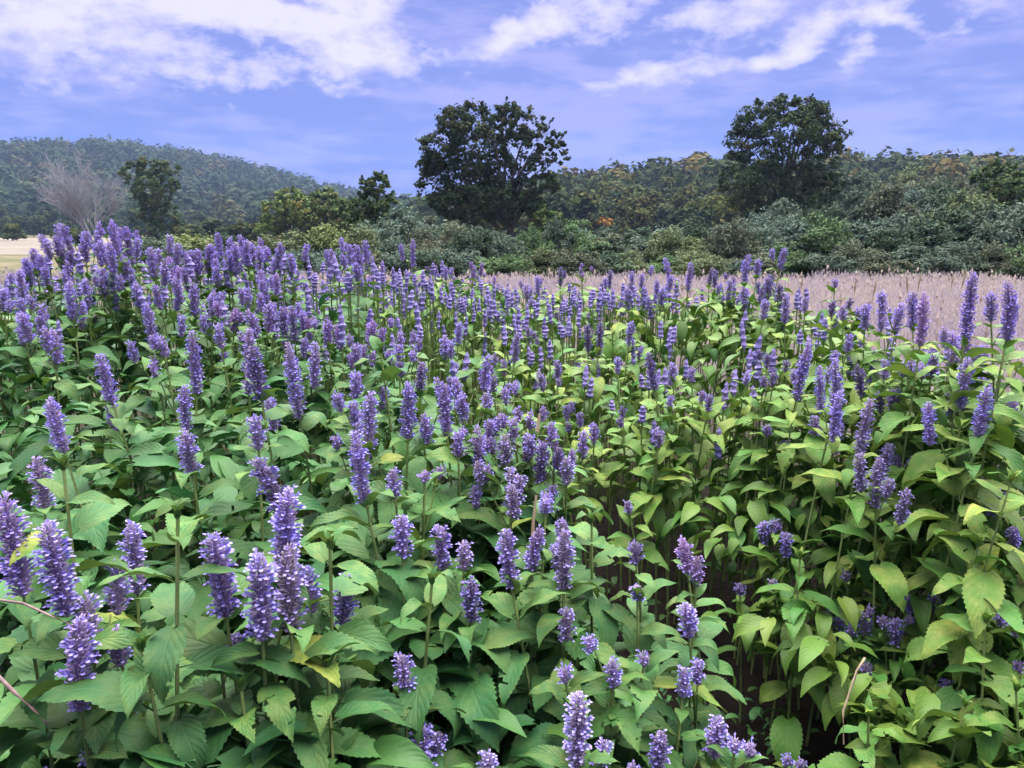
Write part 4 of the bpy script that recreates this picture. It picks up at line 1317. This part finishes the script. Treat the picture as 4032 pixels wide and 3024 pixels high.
rs = random.Random(77)
for (u, v, hw, c) in [(620, 905, 110, 'grey-green'), (760, 900, 120, 'yellow-green'), (870, 925, 90, 'dark green'), (960, 950, 85, 'dark green'), (1050, 925, 110, 'olive'), (1180, 900, 115, 'olive'), (1300, 885, 125, 'yellow-green'), (1430, 900, 110, 'olive'), (1540, 925, 100, 'grey-green'),
                      (1660, 910, 110, 'brownish'), (1770, 885, 115, 'brownish'), (1880, 870, 115, 'dark green'), (1970, 910, 95, 'grey-green'), (2095, 890, 80, 'fresh green'), (2180, 850, 80, 'grey-green'), (2290, 880, 105, 'fresh green'), (2400, 905, 105, 'brownish'), (2520, 920, 105, 'grey-green'), (2640, 890, 105, 'olive'),
                      (2760, 880, 105, 'dark green'), (2890, 850, 105, 'brownish'), (3000, 870, 110, 'grey-green'), (3120, 835, 130, 'silvery sage'), (3250, 825, 130, 'fresh green'), (3380, 850, 125, 'silvery sage'), (3510, 830, 130, 'silvery sage'), (3640, 835, 140, 'dark green'), (3780, 800, 140, 'dark green'), (3910, 790, 150, 'grey-green'), (4050, 770, 150, 'grey-green'), (4190, 790, 150, 'dark green'), (4330, 800, 150, 'silvery sage')]:
    shrub(u, v + rs.uniform(-8, 8), hw, 24 + rs.uniform(-1.2, 1.8), c, 'middle row')
u = 980
while u < 4350:
    shrub(u, rs.uniform(955, 1005) - (25 if u > 3000 else 0), rs.uniform(85, 120), 21 + rs.uniform(-0.6, 0.9), rs.choice(['grey-green', 'dark green', 'grey-green', 'fresh green', 'olive', 'brownish', 'silvery sage']), 'front row')
    u += rs.uniform(95, 140)
for u in range(560, 1000, 95):
    shrub(u, rs.uniform(945, 965), 70, 33 + rs.uniform(-2, 2), rs.choice(['grey-green', 'yellow-green', 'olive']), 'front row')
for u in range(1560, 4380, 120):      # taller brush behind
    vt = np.interp(u, [1560, 2000, 2200, 2800, 3300, 3500, 4100], [800, 930, 890, 880, 740, 725, 700])
    shrub(u + rs.uniform(-20, 20), float(vt) + rs.uniform(-15, 25), rs.uniform(95, 130), 33 + rs.uniform(-2, 4), rs.choice(['olive', 'brownish', 'grey-green', 'dark green', 'silvery sage']), 'back row')
for u in range(3320, 4380, 105):
    shrub(u + rs.uniform(-20, 20), 660 + rs.uniform(-10, 30), rs.uniform(100, 130), 52 + rs.uniform(-3, 6), rs.choice(['brownish', 'brownish', 'olive', 'grey-green']), 'brush on the slope', group='brush on the slope')


# ------------------------------------------------------------------ hills and woods
def tree_proto(seed, conifer=False, leaf=0.075, per=16, nc=13):
    """unit tree 1 high, about 0.8 wide"""
    rg = np.random.default_rng(seed)
    lobes = []
    if conifer:
        for i in range(9):
            t = i / 8
            lobes.append((rg.normal(0, .02), rg.normal(0, .02), 0.15 + 0.78 * t, 0.24 * (1 - t) + 0.04, 0.09, 1.0 - 0.4 * t))
    else:
        for i in range(10):
            a = rg.uniform(0, 6.28); r = rg.uniform(0.0, 0.26)
            lobes.append((r * math.cos(a), r * math.sin(a), rg.uniform(0.38, 0.84) - r * 0.3, rg.uniform(0.13, 0.21), rg.uniform(0.11, 0.17), 1.0))
        for i in range(5):
            a = i * 1.26; lobes.append((0.22 * math.cos(a), 0.22 * math.sin(a), 0.3, 0.15, 0.12, 0.8))
    P, T, NN = lobes_to_points(lobes, per, rg, clump=0.5, nclump=nc)
    V, F, C = leaf_cloud(P, leaf * 0.55 * rg.uniform(0.6, 1.3, len(P)), rg, T, NN)
    mb = MB()
    mb.add(*tube([(0, 0, -0.05), (0, 0, 0.3), (0, 0, 0.7)], [0.03, 0.022, 0.006], 5))
    for l in lobes[:5]:
        mb.add(*tube([(0, 0, 0.25), l[:3]], [0.012, 0.004], 3))
    return mesh('crown', V, F, col=C, mat=M['crown']), mesh('trunk', mb.V, mb.F, mat=M['bark'])


def hill(name, sky, Yr, Yf, th, label, nx=90, ny=40, back=1.6):
    """ridge whose crest profile follows sky [(u, v)] at distance Yr, rising from Yf"""
    xs_, zs_ = [], []
    for (u, v) in sky:
        p = at_y(u, v, Yr); xs_.append(p.x); zs_.append(p.z - th)

    def zf(x, y):
        H = np.interp(x, xs_, zs_)
        s = smoothstep(Yf, Yr * 1.06, y)
        fall = 1 - 0.7 * smoothstep(Yr * 1.1, Yr * back, y)
        return -0.7 + (H + 0.7) * (0.55 * s + 0.45 * np.clip((y - Yf) / (Yr - Yf), 0, 1)) * fall
    X, Yg = np.meshgrid(np.linspace(xs_[0], xs_[-1], nx), np.linspace(Yf, Yr * back, ny))
    Z = zf(X, Yg)
    a = (np.arange(ny - 1)[:, None] * nx + np.arange(nx - 1)[None]).ravel()
    o = obj(name, mesh(name, np.stack([X, Yg, Z], -1).reshape(-1, 3), np.stack([a, a + 1, a + nx + 1, a + nx], -1), smooth=True, mat=M['hill']))
    tag(o, label, kind='structure')
    return zf, xs_


LSKY = [(-2600, 760), (-1500, 690), (-700, 620), (0, 592), (200, 577), (390, 570), (600, 587), (800, 622), (1000, 672), (1200, 722), (1350, 762), (1600, 815), (2000, 870), (2500, 900)]
RSKY = [(1500, 905), (1800, 820), (1950, 770), (2150, 738), (2300, 685), (2450, 688), (2560, 662), (2700, 650), (2850, 648), (3330, 622), (3450, 640), (3600, 645), (3800, 640), (4032, 650), (4600, 640), (5600, 660), (7000, 760)]
zl, xl = hill('hill', LSKY, 520, 230, 7.0, 'long wooded hill rising behind the pale field')
zr, xr = hill('wooded_slope', RSKY, 190, 88, 5.5, 'lower wooded slope behind the hedgerow and big trees')


def forest(name, zf, x0, x1, y0, y1, spacing, hh, label, seed, tint_dark, tint_light, per=70, rust=0.12):
    rg = np.random.default_rng(seed)
    nx = int((x1 - x0) / spacing); ny = int((y1 - y0) / spacing)
    X, Y = np.meshgrid(np.linspace(x0, x1, nx), np.linspace(y0, y1, ny))
    X = X.ravel() + rg.normal(0, spacing * 0.3, X.size); Y = Y.ravel() + rg.normal(0, spacing * 0.3, Y.size)
    ok = np.abs(X / Y) < 0.95
    X, Y = X[ok], Y[ok]
    n = len(X)
    h = hh * rg.uniform(0.55, 1.45, n)
    Z = zf(X, Y)
    d = rg.normal(size=(n, per, 3)); d /= np.linalg.norm(d, axis=2)[:, :, None]
    d[:, :, 2] = np.abs(d[:, :, 2]) * 1.1 - 0.15
    r = 0.8 + 0.2 * rg.random((n, per))
    lump = 1 + 0.22 * np.sin(d[:, :, 0] * 5 + X[:, None]) * np.sin(d[:, :, 1] * 5 + Y[:, None])
    P = d * (r * lump)[:, :, None] * np.stack([h * 0.5, h * 0.5, h * 0.62], -1)[:, None, :]
    P += np.stack([X, Y, Z + h * 0.38], -1)[:, None, :]
    tr = np.clip(rg.normal(0.45, 0.35, n), 0, 1)
    ag = np.where(rg.random(n) < rust, rg.uniform(0.2, 0.8, n), 0)
    T = np.stack([np.clip(np.repeat(tr, per) + rg.normal(0, .12, n * per), 0, 1), np.repeat(ag, per), np.zeros(n * per)], -1)
    V, F, C = leaf_cloud(P.reshape(-1, 3), np.repeat(h * 0.10, per) * rg.uniform(0.7, 1.2, n * per), rg, T, d.reshape(-1, 3), 0.3)
    o = obj(name, mesh(name, V, F, col=C, mat=M['crown']), color=tint_light)
    tag(o, label, 'woods', kind='stuff')
    print(name, n, len(F))


forest('hill_woods', zl, -400, 190, 236, 560, 8.0, 10.0, 'far-off green woods covering the long hill', 21, None, (0.72, 0.86, 0.85), per=90)
forest('slope_woods', zr, -40, 190, 150, 215, 5.2, 6.5, 'woods closing the skyline of the lower slope', 22, None, (1.05, 1.08, 0.80), per=110, rust=0.15)

PROTO = [tree_proto(200 + i) for i in range(6)] + [tree_proto(220, True)]


def wood_tree(x, y, z, h, w, colr, tint, where, group, kind=None):
    k = random.randrange(6) if kind is None else kind
    root = empty('wood_tree', (x, y, z - 0.1))
    tag(root, f"{colr} {'pointed' if k == 6 else 'rounded'} tree {where}", 'tree', group)
    cm, tm = PROTO[k]
    mw = Matrix.Rotation(random.uniform(0, 6.28), 4, 'Z') @ Matrix.Diagonal((w, w, h, 1))
    obj('crown', cm, root, mw, tint)
    obj('trunk', tm, root, mw)


WT = {'dull green': (1.25, 1.25, 1.1), 'olive green': (1.55, 1.4, 0.95), 'bronze-brown': (1.8, 1.4, 0.95), 'dark green': (0.85, 0.95, 0.9), 'golden-green': (1.9, 1.65, 0.85)}
random.seed(99)
pts = []
for i in range(4000):
    y = random.uniform(92, 150); x = random.uniform(-0.06, 0.82) * y
    if x < -4: continue
    if any((x - a) ** 2 + (y - c) ** 2 < 4.6 ** 2 for a, c in pts): continue
    pts.append((x, y))
    if len(pts) >= 150: break
for (x, y) in pts:
    cn = random.choice(['dull green', 'olive green', 'olive green', 'dull green', 'bronze-brown', 'dark green', 'golden-green'])
    f = random.uniform(0.85, 1.15)
    h = random.uniform(5, 7.5)
    wood_tree(x, y, float(zr(np.array(x), np.array(y))), h, h * random.uniform(0.95, 1.3), cn, tuple(c * f for c in WT[cn]),
              'low on the wooded slope' if y < 115 else 'high on the wooded slope', 'trees of the wooded slope')
# trees standing out on the crest
for (u, v, Y, h, c) in [(3640, 600, 185, 6, 'dark green'), (3780, 615, 190, 5, 'dull green'), (3450, 622, 188, 4, 'dark green'), (2320, 672, 180, 5, 'dark green'), (2420, 680, 185, 4.5, 'dark green')]:
    p = at_y(u, v, Y)
    wood_tree(p.x, Y, p.z - h, h, h * 1.15, c, WT[c], 'standing out on the crest of the slope', 'trees on the crest')
# the wood along the far side of the tan field
for i in range(46):
    u = -120 + i * 34 + random.uniform(-10, 10)
    Y = random.uniform(165, 205)
    v = 830 + random.uniform(-35, 35) + (20 if u > 700 else 0)
    p = at_y(u, v, Y)
    h = p.z + 0.6
    wood_tree(p.x, Y, -0.6, h, h * random.uniform(0.85, 1.2), 'dull green' if i % 3 else 'dark green', (1.25, 1.35, 1.25) if i % 3 else (0.9, 1.0, 1.0),
              'in the wood beyond the tan field', 'wood beyond the tan field')
for (u, v, Y, cn) in [(40, 870, 120, 'olive green'), (260, 885, 85, 'golden-green'), (310, 900, 80, 'olive green'), (-60, 850, 120, 'dull green'), (730, 860, 95, 'dull green'), (820, 850, 100, 'dark green'), (910, 865, 95, 'dull green'), (990, 850, 90, 'olive green'), (690, 880, 85, 'olive green')]:
    p = at_y(u, v, Y); h = p.z + 0.6
    wood_tree(p.x, Y, -0.6, h, h * 1.5, cn, WT[cn], 'standing alone before the far wood', 'bushes before the far wood')


# ------------------------------------------------------------------ dry stalks and twigs among the flowers
def stalk(name, label, cat, pts, r, mat, head=None):
    b0 = Vector(pts[0])
    root = empty(name, b0)
    tag(root, label, cat)
    rel = [Vector(p) - b0 for p in pts]
    v, f = tube(rel, [r * (1 - 0.4 * i / (len(rel) - 1)) for i in range(len(rel))], 6)
    obj('stalk', mesh('stalk', v, f, smooth=True, mat=M[mat]), root)
    return root


stalk('dry_stalk', 'pale straw-coloured dry stalk hanging down among yellowing leaves', 'stalk', [at(3405, 2590, 1.30), at(3375, 2640, 1.29), at(3320, 2800, 1.27), at(3322, 2930, 1.27)], 0.0024, 'stem_dry')
stalk('mauve_twig', 'mauve-brown bare twig lying across the blue-green leaves', 'twig', [at(-20, 2650, 0.80), at(60, 2730, 0.78), at(130, 2790, 0.78), at(185, 2850, 0.79)], 0.0022, 'twig')
stalk('mauve_twig', 'thin mauve seed stalk crossing behind violet spikes', 'twig', [at(-20, 2360, 0.80), at(90, 2375, 0.79), at(190, 2420, 0.78), at(300, 2470, 0.80)], 0.0015, 'twig')
stalk('dry_stalk', 'cut dry stem stub standing up between fading spikes', 'stalk', [at(2095, 2160, 1.38), at(2100, 2050, 1.38), at(2112, 1950, 1.38)], 0.0036, 'stem_dry')
stalk('dry_stalk', 'short cut straw stub above the dark furrow', 'stalk', [at(2115, 1700, 1.62), at(2120, 1660, 1.62), at(2126, 1628, 1.62)], 0.004, 'stem_dry')


def plume(u, v, ln, lean, Y, i):
    p = at_y(u, v, Y)
    g = gz(p.x, Y)
    base = Vector((p.x - lean * 0.4, Y, g))
    root = empty('grass_plume', base)
    tag(root, ['straight tan grass plume leaning outward above the meadow', 'straight tan grass plume leaning inward above the meadow', 'tan grass plume standing upright above the meadow'][i], 'grass', 'tan plumes above the meadow')
    tp = p - base
    v_, f_ = tube([(0, 0, 0), tp * 0.5 + Vector((-lean * 0.1, 0, 0)), tp], [0.004, 0.003, 0.002], 4)
    obj('stalk', mesh('stalk', v_, f_, mat=M['stem_dry']), root)
    ax = (tp - tp * 0.5 + Vector((lean * 0.1, 0, 0))).normalized()
    v_, f_ = tube([tp - ax * ln, tp - ax * ln * 0.6, tp - ax * ln * 0.2, tp], [0.003, 0.013, 0.011, 0.002], 6)
    obj('seed_head', mesh('seed_head', v_, f_, smooth=True, mat=M['stem_dry']), root)


for (u, v, ln, le, Y, i) in [(3570, 1085, 0.22, -0.25, 9.5, 0), (3628, 1078, 0.20, 0.2, 9.5, 1), (3755, 1080, 0.16, 0.1, 9.8, 2), (3805, 1065, 0.24, 0.25, 9.5, 1), (3450, 1100, 0.2, 0.1, 8.5, 2), (3160, 1090, 0.16, 0.05, 9.5, 2), (3370, 1105, 0.15, 0.05, 8.8, 2)]:
    plume(u, v, ln, le, Y, i)


# ------------------------------------------------------------------ air
def haze():
    x0, x1, y0, y1, z0, z1 = -900, 900, -60, 900, -3.0, 95.0
    V = [(x, y, z) for z in (z0, z1) for y in (y0, y1) for x in (x0, x1)]
    F = [(0, 2, 3, 1), (4, 5, 7, 6), (0, 1, 5, 4), (2, 6, 7, 3), (0, 4, 6, 2), (1, 3, 7, 5)]
    m, b = new_mat('haze')
    vol = b.n('ShaderNodeVolumePrincipled', {'Color': (0.45, 0.62, 1.0, 1), 'Density': 0.00026, 'Anisotropy': 0.2})
    b.n('ShaderNodeOutputMaterial', {'Volume': vol.outputs[0]})
    o = obj('haze', mesh('haze', V, F, mat=m))
    tag(o, 'thin blue evening haze over the field and hills', kind='stuff')


haze()
